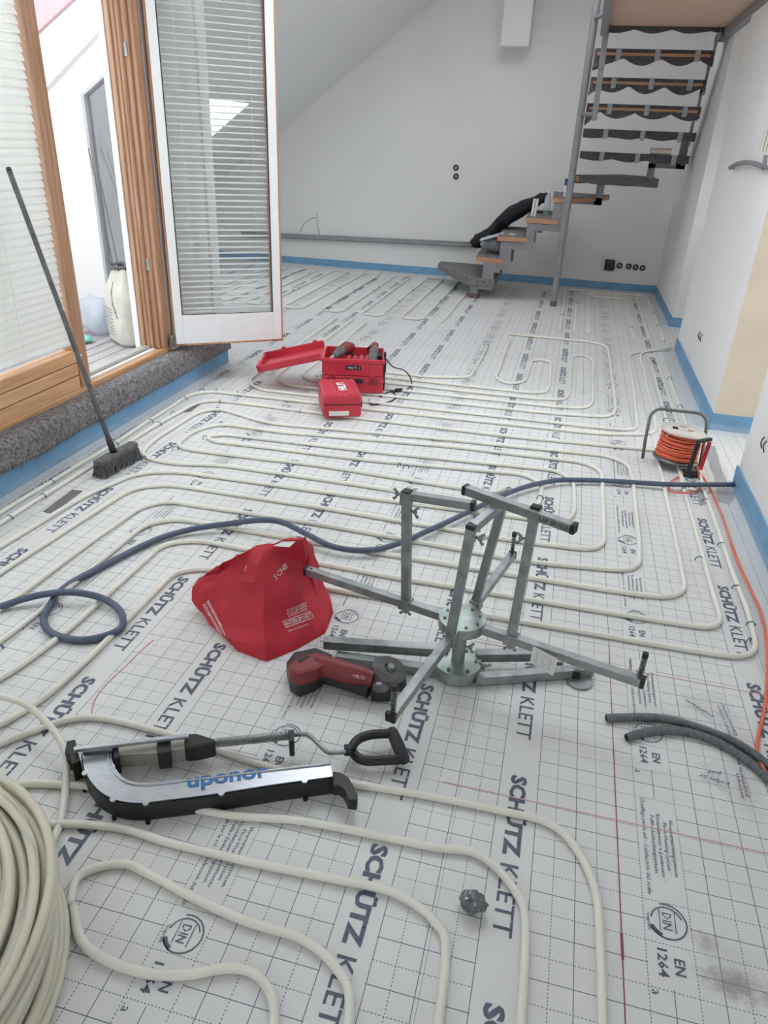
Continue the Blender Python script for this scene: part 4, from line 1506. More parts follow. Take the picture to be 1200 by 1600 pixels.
for f in (0.22, 0.44, 0.62, 0.80, 0.95):
    i = int(f * (len(lo) - 1))
    p = lo[i]
    o_ = (lo[i] - hi[i]).normalized()
    MB().cyl(p + o_ * .002 + Vector((0, 0, -.002)), p + o_ * .002 + Vector((0, 0, .002)), 0.008, 12).build('screw_lug', M_ALU, tk)
    MB().cyl(Vector((p.x, p.y, 0)) + o_ * .010 + Vector((0, 0, .002)), Vector((p.x, p.y, 0)) + o_ * .010 + Vector((0, 0, .010)), 0.006, 10).build('screw_lug', M_BLACK, tk)
# blue name on the track
g = fit_text('uponor', 1.0, 1.0, bold=0.03, res=3)
b0, b1, t0 = tp(425, 276, ZT_), tp(680, 240, ZT_), tp(425, 238, ZT_)
ux, uy = b1 - b0, t0 - b0
lt = MB().add([b0 + ux * p.x + uy * (p.y + .5) * 1.15 + Vector((0, 0, .0012)) for p in g[0]], g[1])
lt.build('lettering', M_BLUEINK, tk, recalc=False)
# foot hook at the open end
hk = [tp(a, b, .05) for a, b in [(880, 216), (905, 220), (930, 236), (948, 268), (958, 292), (957, 308), (928, 306), (922, 290), (912, 272), (898, 262), (880, 262)]]
MB().prism([(p.x, p.y) for p in hk], 0.022, 0.058).build('foot_hook', M_BLACK, tk, bevel=.003)


def slab(pts, z0, z1, name, m, zref=None, bevel=.002):
    q = [tp(a, b, zref if zref is not None else z1) for a, b in pts]
    return MB().prism([(p.x, p.y) for p in q], z0, z1).build(name, m, tk, bevel=bevel)


slab([(70, 132), (428, 90), (430, 101), (70, 144)], 0.078, 0.088, 'silver_rail', M_ALU)
slab([(98, 134), (190, 126), (192, 146), (98, 152)], 0.02, 0.070, 'channel_mouth', M_STEEL_D)
slab([(205, 120), (332, 108), (332, 152), (208, 160)], 0.02, 0.066, 'grey_housing', M_BRASS)
slab([(370, 104), (418, 99), (418, 138), (372, 144)], 0.02, 0.066, 'grey_housing', M_BRASS)
slab([(330, 104), (372, 100), (372, 148), (332, 154)], 0.015, 0.074, 'clamp', M_BLACK)
slab([(190, 122), (208, 120), (212, 166), (195, 170)], 0.015, 0.072, 'clamp', M_BLACK)
slab([(48, 116), (75, 110), (80, 140), (92, 176), (64, 188), (62, 158), (42, 152)], 0.01, 0.072, 'front_guard', M_BLACK)
slab([(416, 92), (455, 90), (512, 108), (512, 120), (458, 132), (416, 136)], 0.02, 0.074, 'black_cone', M_BLACK, bevel=.006)
a, b = tp(512, 122, .05), tp(752, 97, .06)
MB().cyl(a, b, 0.0055, 12).build('plunger_rod', M_STEEL, tk, smooth=True)
d = (b - a)
s1 = d.normalized().orthogonal()
s2 = d.normalized().cross(s1)
NT = 46
pts = [a + d * (k / (NT * 8)) + (s1 * math.cos(k * math.pi / 4) + s2 * math.sin(k * math.pi / 4)) * 0.0085 for k in range(NT * 8 + 1)]
MB().tube(pts, 0.0016, 5).build('spring', M_STEEL, tk, smooth=True)
slab([(741, 80), (759, 79), (760, 116), (744, 118)], 0.03, 0.085, 'collar', M_BLACK)
rod = [tp(752, 97, .06), tp(790, 94, .06), tp(812, 103, .06), tp(860, 148, .055), tp(885, 152, .05), tp(922, 150, .05)]
MB().tube(catmull(rod, 5), 0.0062, 10).build('bent_rod', M_STEEL, tk, smooth=True)
hd_o = [(918, 128), (945, 122), (962, 100), (1000, 88), (1058, 82), (1062, 74), (1078, 74), (1112, 160), (1112, 182), (1096, 188), (1060, 184), (985, 188), (958, 176), (940, 162), (918, 158)]
hd_i = [(952, 142), (962, 124), (985, 112), (1066, 104), (1088, 160), (1000, 168), (968, 162)]
MB().tube(catmull([tp(a, b, .045) for a, b in [(935, 142), (958, 112), (1000, 96), (1066, 92)]], 5), 0.013, 10).build('handle_yoke', M_BLACK, tk, smooth=True)
MB().tube(catmull([tp(a, b, .03) for a, b in [(935, 144), (962, 170), (1000, 178), (1098, 172)]], 5), 0.013, 10).build('handle_yoke', M_BLACK, tk, smooth=True)
a, b = tp(1062, 80, .045), tp(1106, 180, .030)
MB().tube([a, a.lerp(b, .1), a.lerp(b, .5), a.lerp(b, .9), b], [.013, .0165, .018, .0165, .013], 14).build('grip', M_RUBBER, tk, smooth=True)
MB().tube([tp(915, 144, .045), tp(945, 144, .045)], [.015, .017], 10).build('handle_socket', M_BLACK, tk, smooth=True)

# ------------------------------------------------------------------ angle grinder beside the decoiler
GX, GY, GSC = 430, 990, 1200 / 230.0


def gp_(x, y, z):
    return at(GX + x / GSC, GY + y / GSC, z)


gr = empty('angle_grinder', gp_(500, 420, 0), 'dusty red and black cordless angle grinder lying beside the steel stand', 'grinder')
# battery block / tail
tail = [gp_(x, y, 0.10) for x, y in [(88, 195), (150, 120), (300, 95), (420, 140), (440, 215), (340, 320), (300, 300), (215, 330), (190, 250)]]
mb = MB()
pr_ = [(92, 205), (110, 160), (300, 85), (430, 150), (470, 185), (475, 240), (350, 330), (190, 415), (95, 310)]
mb.prism([(p.x, p.y) for p in [gp_(x, y, .06) for x, y in [(90, 230), (150, 150), (330, 110), (470, 170), (470, 250), (330, 360), (190, 410), (120, 360)]]], 0.004, 0.062)
mb.build('battery', M_BLACK, gr, bevel=.008)
mb = MB()
mb.prism([(p.x, p.y) for p in [gp_(x, y, .10) for x, y in [(100, 225), (190, 160), (330, 130), (425, 180), (430, 230), (335, 285), (195, 330), (110, 290)]]], 0.045, 0.098)
mb.build('tail_housing', M_REDDK, gr, bevel=.014)
slb = [gp_(x, y, .1005) for x, y in [(180, 205), (240, 175), (285, 180), (200, 235)]]
MB().prism([(p.x, p.y) for p in slb], .097, .100).build('tail_badge', M_BLACK, gr)
w_ = [gp_(218, 320, .07), gp_(275, 300, .07), gp_(275, 370, .025), gp_(218, 398, .025)]
n_ = (w_[1] - w_[0]).cross(w_[3] - w_[0]).normalized()
if n_.dot(CAM - w_[0]) < 0:
    n_ = -n_
MB().add([p + n_ * .006 for p in w_], [(0, 1, 2, 3)]).build('rating_label', M_PAPER, gr)
h0, h1, h2, h3 = gp_(330, 235, .075), gp_(520, 300, .07), gp_(700, 345, .066), gp_(800, 375, .064)
auto_smooth(MB().tube(catmull([h0, h1, h2, h3], 5), [.030 + .004 * math.sin(k * .3) for k in range(16)], 14).build('red_handle', M_REDDK, gr), 60)
g0, g1, g2 = gp_(340, 320, .035), gp_(560, 390, .034), gp_(770, 460, .032)
auto_smooth(MB().tube(catmull([g0, g1, g2], 6), [.026] * 13, 12).build('black_grip', M_BLACK, gr), 60)
lt = MB()
g = fit_text('HILTI', 0.036, 0.010, bold=.02, res=1, align='CENTER')
dd = (h3 - h1).normalized()
tocam = (CAM - h2).normalized()
uu = (tocam.cross(dd)).normalized()
cc_ = h2 - dd * .006 + tocam * .0352 - uu * .004
lt.add([cc_ + dd * p.x + uu * p.y for p in g[0]], g[1])
lt.build('lettering', M_PRINTP, gr, recalc=False)
hc = gp_(860, 420, .045)
mb = MB().box(hc, (0.052, 0.07, 0.05), Matrix.Rotation(R(15), 3, 'Z'))
mb.build('gear_head', M_DUST, gr, bevel=.012)
mb = MB().box(gp_(860, 480, .03), (0.06, 0.04, 0.045), Matrix.Rotation(R(15), 3, 'Z'))
mb.build('motor_vent', M_BLACK, gr, bevel=.008)
lt = MB()
g = fit_text('G5', 0.018, 0.012, bold=.02, res=1, align='CENTER')
cc_ = gp_(845, 405, .0735)
lt.add([cc_ + Vector((math.cos(.26), math.sin(.26), 0)) * p.x + Vector((-math.sin(.26), math.cos(.26), 0)) * p.y for p in g[0]], g[1])
lt.build('lettering', M_PRINTW, gr, recalc=False)
dc = gp_(930, 300, .075)
ax_ = Vector((0.30, -0.02, 0.95)).normalized()
qm = ax_.to_track_quat('Z', 'Y').to_matrix()
auto_smooth(MB().lathe([(0, .004), (.018, .004), (.02, .010), (.050, .010), (.055, .006), (.055, -.012), (.049, -.014), (.0, -.014)], dc, 32, qm).build('wheel_guard', M_DUST, gr))
auto_smooth(MB().lathe([(.0, -.018), (.054, -.018), (.054, -.0155), (.0, -.0155)], dc + Vector((.006, .004, 0)), 32, qm).build('grinding_disc', M_STEEL_D, gr))
auto_smooth(MB().lathe([(0, .022), (.010, .022), (.012, .018), (.012, .004), (0, .004)], dc, 16, qm).build('spindle', M_STEEL, gr))
auto_smooth(MB().cyl(gp_(1025, 380, .05), gp_(1030, 450, .045), .016, 14).build('lock_knob', M_RUBBER, gr))

# ------------------------------------------------------------------ grey conduits, foil lump, dirt, film scraps
for name_, pts, lab in (('corrugated_conduit', [(947, 1122), (975, 1121), (1020, 1121), (1060, 1127), (1110, 1143), (1155, 1163), (1200, 1195), (1260, 1250)], 'grey corrugated conduit on the right edge, the longer upper one of two'),
                        ('corrugated_conduit', [(979, 1153), (1005, 1145), (1040, 1141), (1080, 1145), (1120, 1159), (1160, 1183), (1200, 1217), (1250, 1272)], 'grey corrugated conduit on the right edge, the shorter lower one of two')):
    path = catmull([at(x, y, .0125) for x, y in pts], 60)
    L = [0]
    for i in range(1, len(path)):
        L.append(L[-1] + (path[i] - path[i - 1]).length)
    step = 0.0011
    res, rr = [], []
    i = 0
    s = 0
    while s < L[-1]:
        while L[i + 1] < s:
            i += 1
        f = (s - L[i]) / max(1e-9, L[i + 1] - L[i])
        res.append(path[i].lerp(path[i + 1], f))
        rr.append(.0126 if (len(res) // 3) % 2 else .0098)
        s += step
    t = MB().tube(res, rr, 14, cap=False).build(name_, M_CONDUIT, None)
    tag(t, lab, 'conduit')
    d = (res[0] - res[6]).normalized()
    MB().cyl(res[0] - d * .004, res[0] - d * .0035, .0095, 14).build('open_end', M_BLACK, t)
tag(crumple('foil_lump', at(738, 1422, 0), 0.030, M_FOILBALL, 5.5, (1.0, 0.75, 0.8), 0.38, 3, 2.2), 'small crumpled ball of dark metallic foil on the mat', 'foil')
bpy.data.objects['foil_lump'].data.polygons.foreach_set('use_smooth', [False] * len(bpy.data.objects['foil_lump'].data.polygons))


random.seed(11)


def scrap(pts, lab, texts):
    q = [at(x, y, .0) for x, y in pts]
    c = sum(q, Vector()) / len(q)
    mb = MB()

    def fn(i, j):
        p = q[0].lerp(q[1], i).lerp(q[3].lerp(q[2], i), j)
        p = p + Vector((0, 0, 0.003 + 0.003 * (1 + mnoise.noise(p * 11))))
        return p
    mb.grid(fn, 14, 10)
    o = mb.build('film_scrap', M_FILM, None, smooth=True, recalc=False)
    tag(o, lab, 'film')
    for body, a, b, h, m in texts:
        A_, B_ = at(*a, .0098), at(*b, .0098)
        u_ = (B_ - A_)
        w = Vector((-u_.y, u_.x, 0)).normalized()
        g = fit_text(body, u_.length, h, bold=.02, res=1, shear=0.25)
        lt = MB().add([A_ + u_.normalized() * p.x + w * p.y for p in g[0]], g[1])
        lt.build('film_print', m, o, recalc=False)


M_GOLD = mat('orange_print', (0.72, 0.42, 0.18), 0.6)
scrap([(1060, 1085), (1130, 1085), (1190, 1180), (1115, 1135)], 'clear plastic film scrap with dark print above the grey conduits',
      [('polytherm', (1115, 1120), (1071, 1093), .016, M_INK), ('———————', (1118, 1112), (1084, 1095), .0015, M_GOLD), ('fußboden heizung', (1152, 1150), (1128, 1100), .010, M_HOSE), ('wärme system', (1143, 1152), (1122, 1102), .008, M_HOSE)])
scrap([(1090, 1195), (1175, 1180), (1198, 1285), (1150, 1270)], 'clear plastic film scrap with dark print below the grey conduits',
      [('polyn 2r', (1141, 1226), (1092, 1210), .018, M_INK), ('pol', (1128, 1209), (1106, 1205), .016, M_INK), ('polytherm warm', (1168, 1246), (1150, 1172), .014, M_INK), ('system', (1161, 1248), (1152, 1208), .009, M_INK), ('———————', (1174, 1248), (1167, 1215), .0015, M_GOLD)])


def tape(pts, lab, m=M_TAPE, z=0.002):
    q = [at(x, y, z) for x, y in pts]
    o = MB().prism([(p.x, p.y) for p in q], 0.0012, z + .0004).build('tape_strip', m, None)
    return tag(o, lab, 'tape')


tape([(67, 799), (113, 765), (129, 767), (81, 803)], 'dark grey rectangular tape strip on the mat near the broom', mat('dark_tape', (.16, .155, .155), .6))
tape([(284, 644), (306, 630), (317, 628), (298, 643)], 'dark grey tape strip on the mat behind the broom head', MATS['dark_tape'])
tape([(1097, 695), (1117, 697), (1128, 735), (1148, 775), (1140, 789), (1120, 783), (1117, 745)], 'long grey tape strip on the doorway floor beside the cable reel')
tape([(1086, 757), (1100, 757), (1107, 787), (1093, 790)], 'short grey tape strip under the orange cable loop')

# ------------------------------------------------------------------ cable reel with orange cable
rc = Vector((0.385, 2.36, 0))
rl = empty('cable_reel', rc, 'cable reel wound with orange cable in a grey tube frame', 'reel')
tm = Matrix.Rotation(R(-3), 3, 'X') @ Matrix.Rotation(R(4), 3, 'Y') @ Matrix.Diagonal((.9, .9, .95))
dz = tm @ Vector((0, 0, 1))
c0 = rc + Vector((0, 0, .05))
auto_smooth(MB().lathe([(0, .165), (.05, .165), (.06, .172), (.118, .168), (.128, .160), (.130, .152), (.0, .152)], c0, 36, tm).build('socket_disc', M_BEIGE, rl))
auto_smooth(MB().lathe([(0, -.012), (.130, -.012), (.132, -.004), (.126, .002), (0, .002)], c0, 36, tm).build('lower_disc', M_STEEL_D, rl))
auto_smooth(MB().lathe([(.06, .0), (.075, .0), (.075, .152), (.06, .152)], c0, 24, tm).build('drum', M_BLACK, rl))
mb = MB()
for k in range(15):
    z = 0.008 + k * 0.0100
    r_ = 0.114 + .007 * math.sin(k * 2.2) - .0005 * k
    ph = random.uniform(0, 6)
    pts = [c0 + tm @ Vector((r_ * math.cos(a), r_ * math.sin(a), z + .004 * math.sin(a + ph))) for a in [2 * math.pi * q / 36 for q in range(36)]]
    MB().tube(pts, 0.0062, 7, closed=True).build('cable_turn', M_ORANGE, rl, smooth=True)
for (a, b, w_, h_) in ((-.055, -.03, .03, .035), (.045, -.01, .045, .03), (.0, .06, .04, .03)):
    MB().box(c0 + tm @ Vector((a, b, .172)), (w_, h_, .012), tm).build('socket_cover', M_BLACK if a < 0 else M_BEIGE, rl, bevel=.003)
fr_ = [(-.165, -.005, .02), (-.170, .02, .13), (-.165, .06, .25), (-.135, .07, .285), (.09, .07, .285), (.125, .06, .255), (.13, .02, .12), (.13, -.01, .02)]
MB().tube(rounded([rc + Vector(p) for p in fr_], .03, 5), .0085, 10).build('tube_frame', M_STEEL_D, rl, smooth=True)
bz = [(.05, -.155, .195), (.045, -.165, .17), (.03, -.150, .03), (.02, -.14, .006)]
MB().bar(rc + Vector((.055, -.135, .02)), rc + Vector((.065, -.150, .20)), .022, .022).build('front_post', M_RUBBER, rl, bevel=.004)
MB().bar(rc + Vector((.055, -.145, .20)), rc + Vector((.135, -.09, .205)), .018, .018).build('post_arm', M_RUBBER, rl, bevel=.004)
MB().bar(rc + Vector((.120, -.09, .03)), rc + Vector((.13, -.095, .19)), .02, .012).build('brake_strip', M_REDPL, rl, bevel=.003)
MB().box(rc + Vector((.07, -.12, .012)), (.07, .05, .022)).build('foot_pad', M_RUBBER, rl, bevel=.005)
pts = [rc + Vector((.10, -.10, .05)), rc + Vector((.115, -.13, .02)), at(1098, 745, .008), at(1106, 757, .008), at(1115, 775, .008), at(1130, 810, .008), at(1150, 870, .010), at(1170, 915, .026), at(1190, 960, .026), at(1198, 1010, .010), at(1199, 1070, .008), at(1192, 1120, .008), at(1183, 1165, .008), at(1190, 1195, .008), at(1215, 1235, .008)]
tag(MB().tube(catmull(pts, 7), .0055, 8).build('extension_cable', M_ORANGE, None, smooth=True), 'orange extension cable running along the right wall towards the camera', 'cable')
pts = [rc + Vector((.02, -.14, .03)), at(1066, 742, .01), at(1050, 751, .009), at(1045, 762, .008), at(1052, 769, .024), at(1070, 770, .024), at(1088, 767, .008), at(1095, 757, .008), at(1092, 742, .02)]
tag(MB().tube(catmull(pts, 7), .0042, 7).build('loose_cable_loop', M_ORANGE, None, smooth=True), 'small loose orange cable loop in front of the reel', 'cable')

# ------------------------------------------------------------------ red tool cases
def case(name, c, size, rot, label, m=M_REDPL, ribs=True):
    root = empty(name, c, label, 'tool case')
    root.rotation_euler = (0, 0, rot)
    return root


def cpart(root, mb, name, m, bevel=.004, parent=None, smooth=False):
    o = mb.build(name, m, None, bevel=bevel, smooth=smooth)
    o.parent = parent or root
    return o


# local frame: x to the right, y away from the camera, z up
CR = R(14)
W_, D_ = 0.40, 0.33
c1 = Vector((-1.625, 3.03, 0.021))
k1 = case('tool_case', c1, None, CR, 'closed red tool case underneath the open one')
cpart(k1, MB().bb(-W_ / 2, W_ / 2, -D_ / 2, D_ / 2, 0, 0.115), 'body', M_REDPL, .012)
cpart(k1, MB().bb(-W_ / 2 - .004, W_ / 2 + .004, -D_ / 2 - .004, D_ / 2 + .004, 0.075, 0.083), 'seam_lip', M_REDPL, .003)
cpart(k1, MB().bb(-.07, .07, -D_ / 2 - .018, -D_ / 2 - .004, 0.07, 0.10), 'handle', M_BLACK, .006)
for x in (-.14, .14):
    cpart(k1, MB().bb(x - .025, x + .025, -D_ / 2 - .010, -D_ / 2, 0.06, 0.10), 'latch', M_REDDK, .003)
cpart(k1, MB().bb(W_ / 2 - .002, W_ / 2 + .010, -.12, .12, 0.01, 0.10), 'side_panel', M_BLACK, .004)
c2 = c1 + Vector((0, 0, 0.116))
k2 = case('tool_case', c2, None, CR, 'open red tool case with power tools inside, on top of another')
WZ = 0.105
cpart(k2, MB().bb(-W_ / 2, W_ / 2, -D_ / 2, D_ / 2, 0, 0.015), 'base', M_REDPL, .004)
for x0, x1, y0, y1 in ((-W_ / 2, W_ / 2, -D_ / 2, -D_ / 2 + .012), (-W_ / 2, W_ / 2, D_ / 2 - .012, D_ / 2), (-W_ / 2, -W_ / 2 + .012, -D_ / 2, D_ / 2), (W_ / 2 - .012, W_ / 2, -D_ / 2, D_ / 2)):
    cpart(k2, MB().bb(x0, x1, y0, y1, 0.01, WZ), 'side_wall', M_REDPL, .004)
cpart(k2, MB().bb(-W_ / 2 - .006, W_ / 2 + .006, -D_ / 2 - .006, -D_ / 2 + .012, WZ - .02, WZ + .004), 'rim', M_REDPL, .004)
for x in (-.13, .13):
    cpart(k2, MB().bb(x - .022, x + .022, -D_ / 2 - .012, -D_ / 2, 0.0, 0.025), 'latch', M_REDPL, .003)
pl_ = cpart(k2, MB().bb(-.045, .055, -D_ / 2 - .004, -D_ / 2 + .001, 0.040, 0.068), 'name_plate', M_BLACK, .002)
g = fit_text('HILTI 1', 0.075, 0.012, bold=.01, res=1, align='CENTER')
o = MB().add([(p.x + .005, -D_ / 2 - .0048, .054 + p.y) for p in g[0]], g[1]).build('plate_lettering', M_PRINTW, None, recalc=False)
o.parent = pl_
for x0, y0 in ((W_ / 2, -.10), (W_ / 2, .10)):
    cpart(k2, MB().bb(x0 - .002, x0 + .016, y0 - .03, y0 + .03, 0.02, 0.09), 'side_latch', M_BLACK, .004)
cpart(k2, MB().bb(W_ / 2 - .002, W_ / 2 + .012, -.06, .06, -.10, 0.06), 'carry_strap', M_RUBBER, .004)
# lid hinged on the left, tipped back
lid = empty('lid', (-W_ / 2, 0, WZ - .004))
lid.parent = k2
lid.rotation_euler = (0, R(-14), 0)
for nm, a in (('lid_panel', (-0.43, -.005, -D_ / 2, D_ / 2, -.006, .004)), ('lid_wall', (-0.43, -.41, -D_ / 2, D_ / 2, .0, .04)), ('lid_wall', (-.43, -.005, -D_ / 2, -D_ / 2 + .012, .0, .04)), ('lid_wall', (-.43, -.005, D_ / 2 - .012, D_ / 2, .0, .045))):
    o = MB().bb(*a).build(nm, M_REDPL, None, bevel=.005)
    o.parent = lid
o = MB().bb(-.455, -.425, -.07, .07, .0, .022).build('lid_handle', M_REDPL, None, bevel=.006)
o.parent = lid
for y in (-.1, .12):
    o = MB().bb(-.2, -.17, D_ / 2 - .01, D_ / 2 + .006, .035, .055).build('lid_catch', M_REDPL, None, bevel=.003)
    o.parent = lid
    o.location = (y, 0, 0)


def in_case(x, y, z):
    return c2 + Matrix.Rotation(CR, 3, 'Z') @ Vector((x, y, z))


dr = empty('power_drill', in_case(-.08, .02, .03), 'dark red and black drill lying in the open case, left of the other tool', 'drill')
auto_smooth(MB().tube([in_case(-.13, -.08, .10), in_case(-.10, -.04, .115), in_case(-.085, 0, .12)], [.022, .032, .034], 14).build('chuck', M_DUST, dr))
auto_smooth(MB().tube([in_case(-.085, 0, .12), in_case(-.05, .06, .125), in_case(-.02, .10, .12)], [.034, .040, .030], 14).build('motor_body', M_REDDK, dr))
auto_smooth(MB().tube([in_case(-.05, .06, .11), in_case(0, .08, .03)], [.022, .026], 12).build('grip', M_BLACK, dr))
auto_smooth(MB().tube([in_case(-.16, -.11, .085), in_case(-.13, -.08, .10)], [.006, .016], 10).build('bit', M_STEEL, dr))
t2 = empty('tool_battery_charger', in_case(.03, -.06, .02), 'red ribbed insert block in the middle of the open case', 'insert')
MB().box(in_case(.03, -.06, .055), (.16, .11, .07), Matrix.Rotation(CR, 3, 'Z')).build('block', M_REDDK, t2, bevel=.008)
for k in range(4):
    MB().box(in_case(-.03 + k * .04, -.06, .094), (.016, .10, .008), Matrix.Rotation(CR, 3, 'Z')).build('rib', M_REDPL, t2, bevel=.002)
sw = empty('corded_tool', in_case(.13, .02, .02), 'dusty dark corded tool in the open case, its thin cord on the floor', 'power tool')
auto_smooth(MB().tube([in_case(.12, -.10, .07), in_case(.13, -.02, .10), in_case(.13, .08, .12)], [.026, .034, .030], 14).build('tool_body', M_DUST, sw))
auto_smooth(MB().tube([in_case(.11, .05, .115), in_case(.14, .12, .135)], [.030, .024], 14).build('tool_head', M_REDDK, sw))
MB().box(in_case(.175, -.03, .09), (.03, .07, .05), Matrix.Rotation(CR, 3, 'Z')).build('tool_cord_block', M_BLACK, sw, bevel=.006)
cb = [in_case(.20, 0, .09), at(614, 573, .17), at(630, 578, .10), at(640, 588, .04), at(643, 602, .006), at(632, 610, .006), at(622, 611, .008), at(605, 613, .006), at(595, 620, .006), at(592, 612, .006), at(600, 605, .006), at(612, 610, .006), at(618, 622, .006), at(600, 630, .006), at(580, 632, .006), at(576, 625, .006)]
MB().tube(catmull(cb, 6), .0045, 7).build('power_cord', M_BLACK, sw, smooth=True)
MB().tube([at(618, 610, .014), at(628, 609, .014)], .013, 10).build('plug', M_BLACK, sw, smooth=True)
# small case in front
c3 = Vector((-1.575, 2.545, 0.021))
C3R = R(24)
k3 = case('tool_case', c3, None, C3R, 'small closed red tool case on the floor with white lettering on its lid')
cpart(k3, MB().bb(-.115, .115, -.16, .16, 0, 0.075), 'lower_shell', M_REDPL, .012)
cpart(k3, MB().bb(-.117, .117, -.162, .162, 0.078, 0.140), 'lid', M_REDPL, .016)
cpart(k3, MB().bb(-.112, .112, -.157, .157, 0.070, 0.082), 'seam', M_REDDK, .002)
for k in range(5):
    cpart(k3, MB().bb(-.09 + k * .042, -.068 + k * .042, -.15, .15, 0.138, 0.144), 'lid_rib', M_REDPL, .003)
cpart(k3, MB().bb(-.08, .04, -.1645, -.159, 0.012, 0.040), 'paper_label', M_PAPER, .001)
cpart(k3, MB().bb(.112, .132, -.05, .05, 0.06, 0.095), 'handle', M_BLACK, .006)
for y in (-.11, .11):
    cpart(k3, MB().bb(.113, .124, y - .02, y + .02, 0.05, 0.10), 'latch', M_BLACK, .003)
g = fit_text('HILTI', 0.15, 0.05, bold=.05, res=1, align='CENTER')
o = MB().add([(.012 + p.y, p.x - .01, .1452) for p in [Vector((v.x, -v.y, 0)) for v in g[0]]], g[1]).build('lettering', M_PRINTW, None, recalc=False)
o.parent = k3

# ------------------------------------------------------------------ staircase
st = empty('staircase', (-0.43, 6.56, 0), 'grey steel quarter turn staircase with felt wrapped wooden treads at the back', 'staircase')
auto_smooth(MB().cyl((-.43, 6.56, 0), (-.43, 6.56, 3.3), 0.034, 24).build('pole', M_STAIR, st))
MB().cyl((-.43, 6.56, 0.001), (-.43, 6.56, 0.055), 0.036, 24).build('pole_foot', mat('rusty_steel', (.16, .10, .09), .8), st)


def tread(poly, z, th=0.045, m=M_OAK, wrapped=True, k=0):
    t = MB().prism(poly, z - th, z).build('tread', m, st, bevel=.004)
    if wrapped:
        cx = sum(p[0] for p in poly) / len(poly)
        cy = sum(p[1] for p in poly) / len(poly)
        big = [(cx + (x - cx) * 0.985, cy + (y - cy) * 0.985) for x, y in poly]
        f = MB().prism(big, z, z + .010).build('felt_cover', M_FELT, None, bevel=.003)
        f.parent = t
        f.location = -world_loc(t)
    return t


# lower flight, climbing to the right along the back wall
tread([(-1.37, 6.58), (-1.08, 6.58), (-1.10, 7.62), (-1.86, 7.62), (-1.86, 7.45)], 0.205, .075, M_FELT, True)
tread([(-1.31, 6.62), (-1.02, 6.58), (-1.02, 7.62), (-1.36, 7.62)], 0.43)
tread([(-1.10, 6.58), (-0.78, 6.58), (-0.78, 7.62), (-1.12, 7.62)], 0.655)
tread([(-0.83, 6.58), (-0.50, 6.58), (-0.50, 7.62), (-0.86, 7.62)], 0.85)
tread([(-0.58, 6.62), (-0.40, 6.60), (0.0, 7.55), (-0.62, 7.62)], 1.055)
# winders
tread([(-0.42, 6.62), (-0.38, 6.6), (0.42, 7.25), (0.10, 7.62)], 1.265, .05, M_OAK, True)
ups = [(1.475, 6.90, .70), (1.675, 6.76, .70), (1.885, 6.62, .68), (2.09, 6.48, .66), (2.30, 6.34, .66)]


def skirt(z, y, x0, x1, seed, deep):
    """felt hanging in scallops under the tread's front edge"""
    mb = MB()
    n = 48

    def fn(i, j):
        x = x0 + (x1 - x0) * i
        s = abs(math.sin(math.pi * (i * 3.2 + seed)))
        dz = 0.012 + deep * s + 0.01 * mnoise.noise(Vector((x * 6, seed, 0)))
        if i < 0.11 and deep > 0.02:
            dz += 0.07 * (0.11 - i) / 0.11
        return Vector((x, y - 0.008 + 0.05 * j * (1 - j), z + 0.012 - j * (0.055 + dz)))
    mb.grid(fn, n, 5)
    o = mb.build('felt_skirt', M_FELTD, st, smooth=True, recalc=False)
    sd = o.modifiers.new('s', 'SOLIDIFY')
    sd.thickness = .006
    return o


for i, (z, y, xr) in enumerate(ups):
    t = tread([(-0.385, y), (xr - .035, y), (xr - .035, y + .27), (-0.385, y + .27)], z, .042, M_OAK, True)
    wrap_lo = i < 2
    skirt(z, y, -0.385, xr - .03, .3 * i, .012 if wrap_lo else .055)
    if not wrap_lo:
        # the oak front edge shows through between the folds
        MB().bb(-0.36, xr - .06, y - .016, y - .008, z - .040, z - .018).build('oak_edge', M_OAK, st)
    for q in (0.20, 0.52, 0.84):
        xx = -0.385 + (xr + .385) * q
        MB().bb(xx - .022, xx + .022, y - .020, y - .010, z - .075, z + .014).build('tape_band', M_TAPE, st)
        MB().bb(xx - .022, xx + .022, y - .018, y + .27, z - .048, z - .044).build('tape_band', M_TAPE, st)
skirt(1.265, 6.62, -0.40, 0.40, .5, .01)
# landing: boards seen from below
ln = MB().bb(-0.345, 0.72, 4.3, 6.28, 2.475, 2.515).build('landing_board', M_BOARD, st)
for y in (6.27,):
    skirt(2.50, 6.285, -0.33, 0.68, .2, .02)
MB().bb(0.66, 0.72, 4.3, 6.6, 2.40, 2.475).build('landing_beam', M_STAIR, st, bevel=.004)
MB().bb(-0.36, -0.30, 4.3, 6.3, 2.40, 2.475).build('landing_beam', M_STAIR, st, bevel=.004)
# inner string, stepped plate under the lower flight
zz = [(-1.345, 0.0), (-1.255, 0.0), (-1.255, 0.10), (-1.10, 0.10), (-1.10, 0.285), (-1.035, 0.285), (-1.035, 0.32), (-0.94, 0.32), (-0.94, 0.535), (-0.72, 0.535), (-0.72, 0.735), (-0.47, 0.735), (-0.47, 0.86),
      (-0.47, 1.005), (-0.57, 1.005), (-0.57, 0.80), (-0.81, 0.80), (-0.81, 0.605), (-1.06, 0.605), (-1.06, 0.385), (-1.22, 0.385), (-1.22, 0.155), (-1.345, 0.155)]
mb = MB().prism(zz, -0.012, 0.012, Matrix.Rotation(R(90), 3, 'X'))
o = MB().add([(v.x, 6.61 + v.y, v.z) for v in mb.v], mb.f).build('inner_string', M_STAIR, st)
o2 = MB().add([(v.x - .02, 7.30 + v.y, v.z) for v in mb.v], mb.f).build('outer_string', M_STAIR, st)
MB().bb(-1.347, -1.253, 6.595, 6.625, 0.0, 0.05).build('string_foot', MATS['rusty_steel'], st)
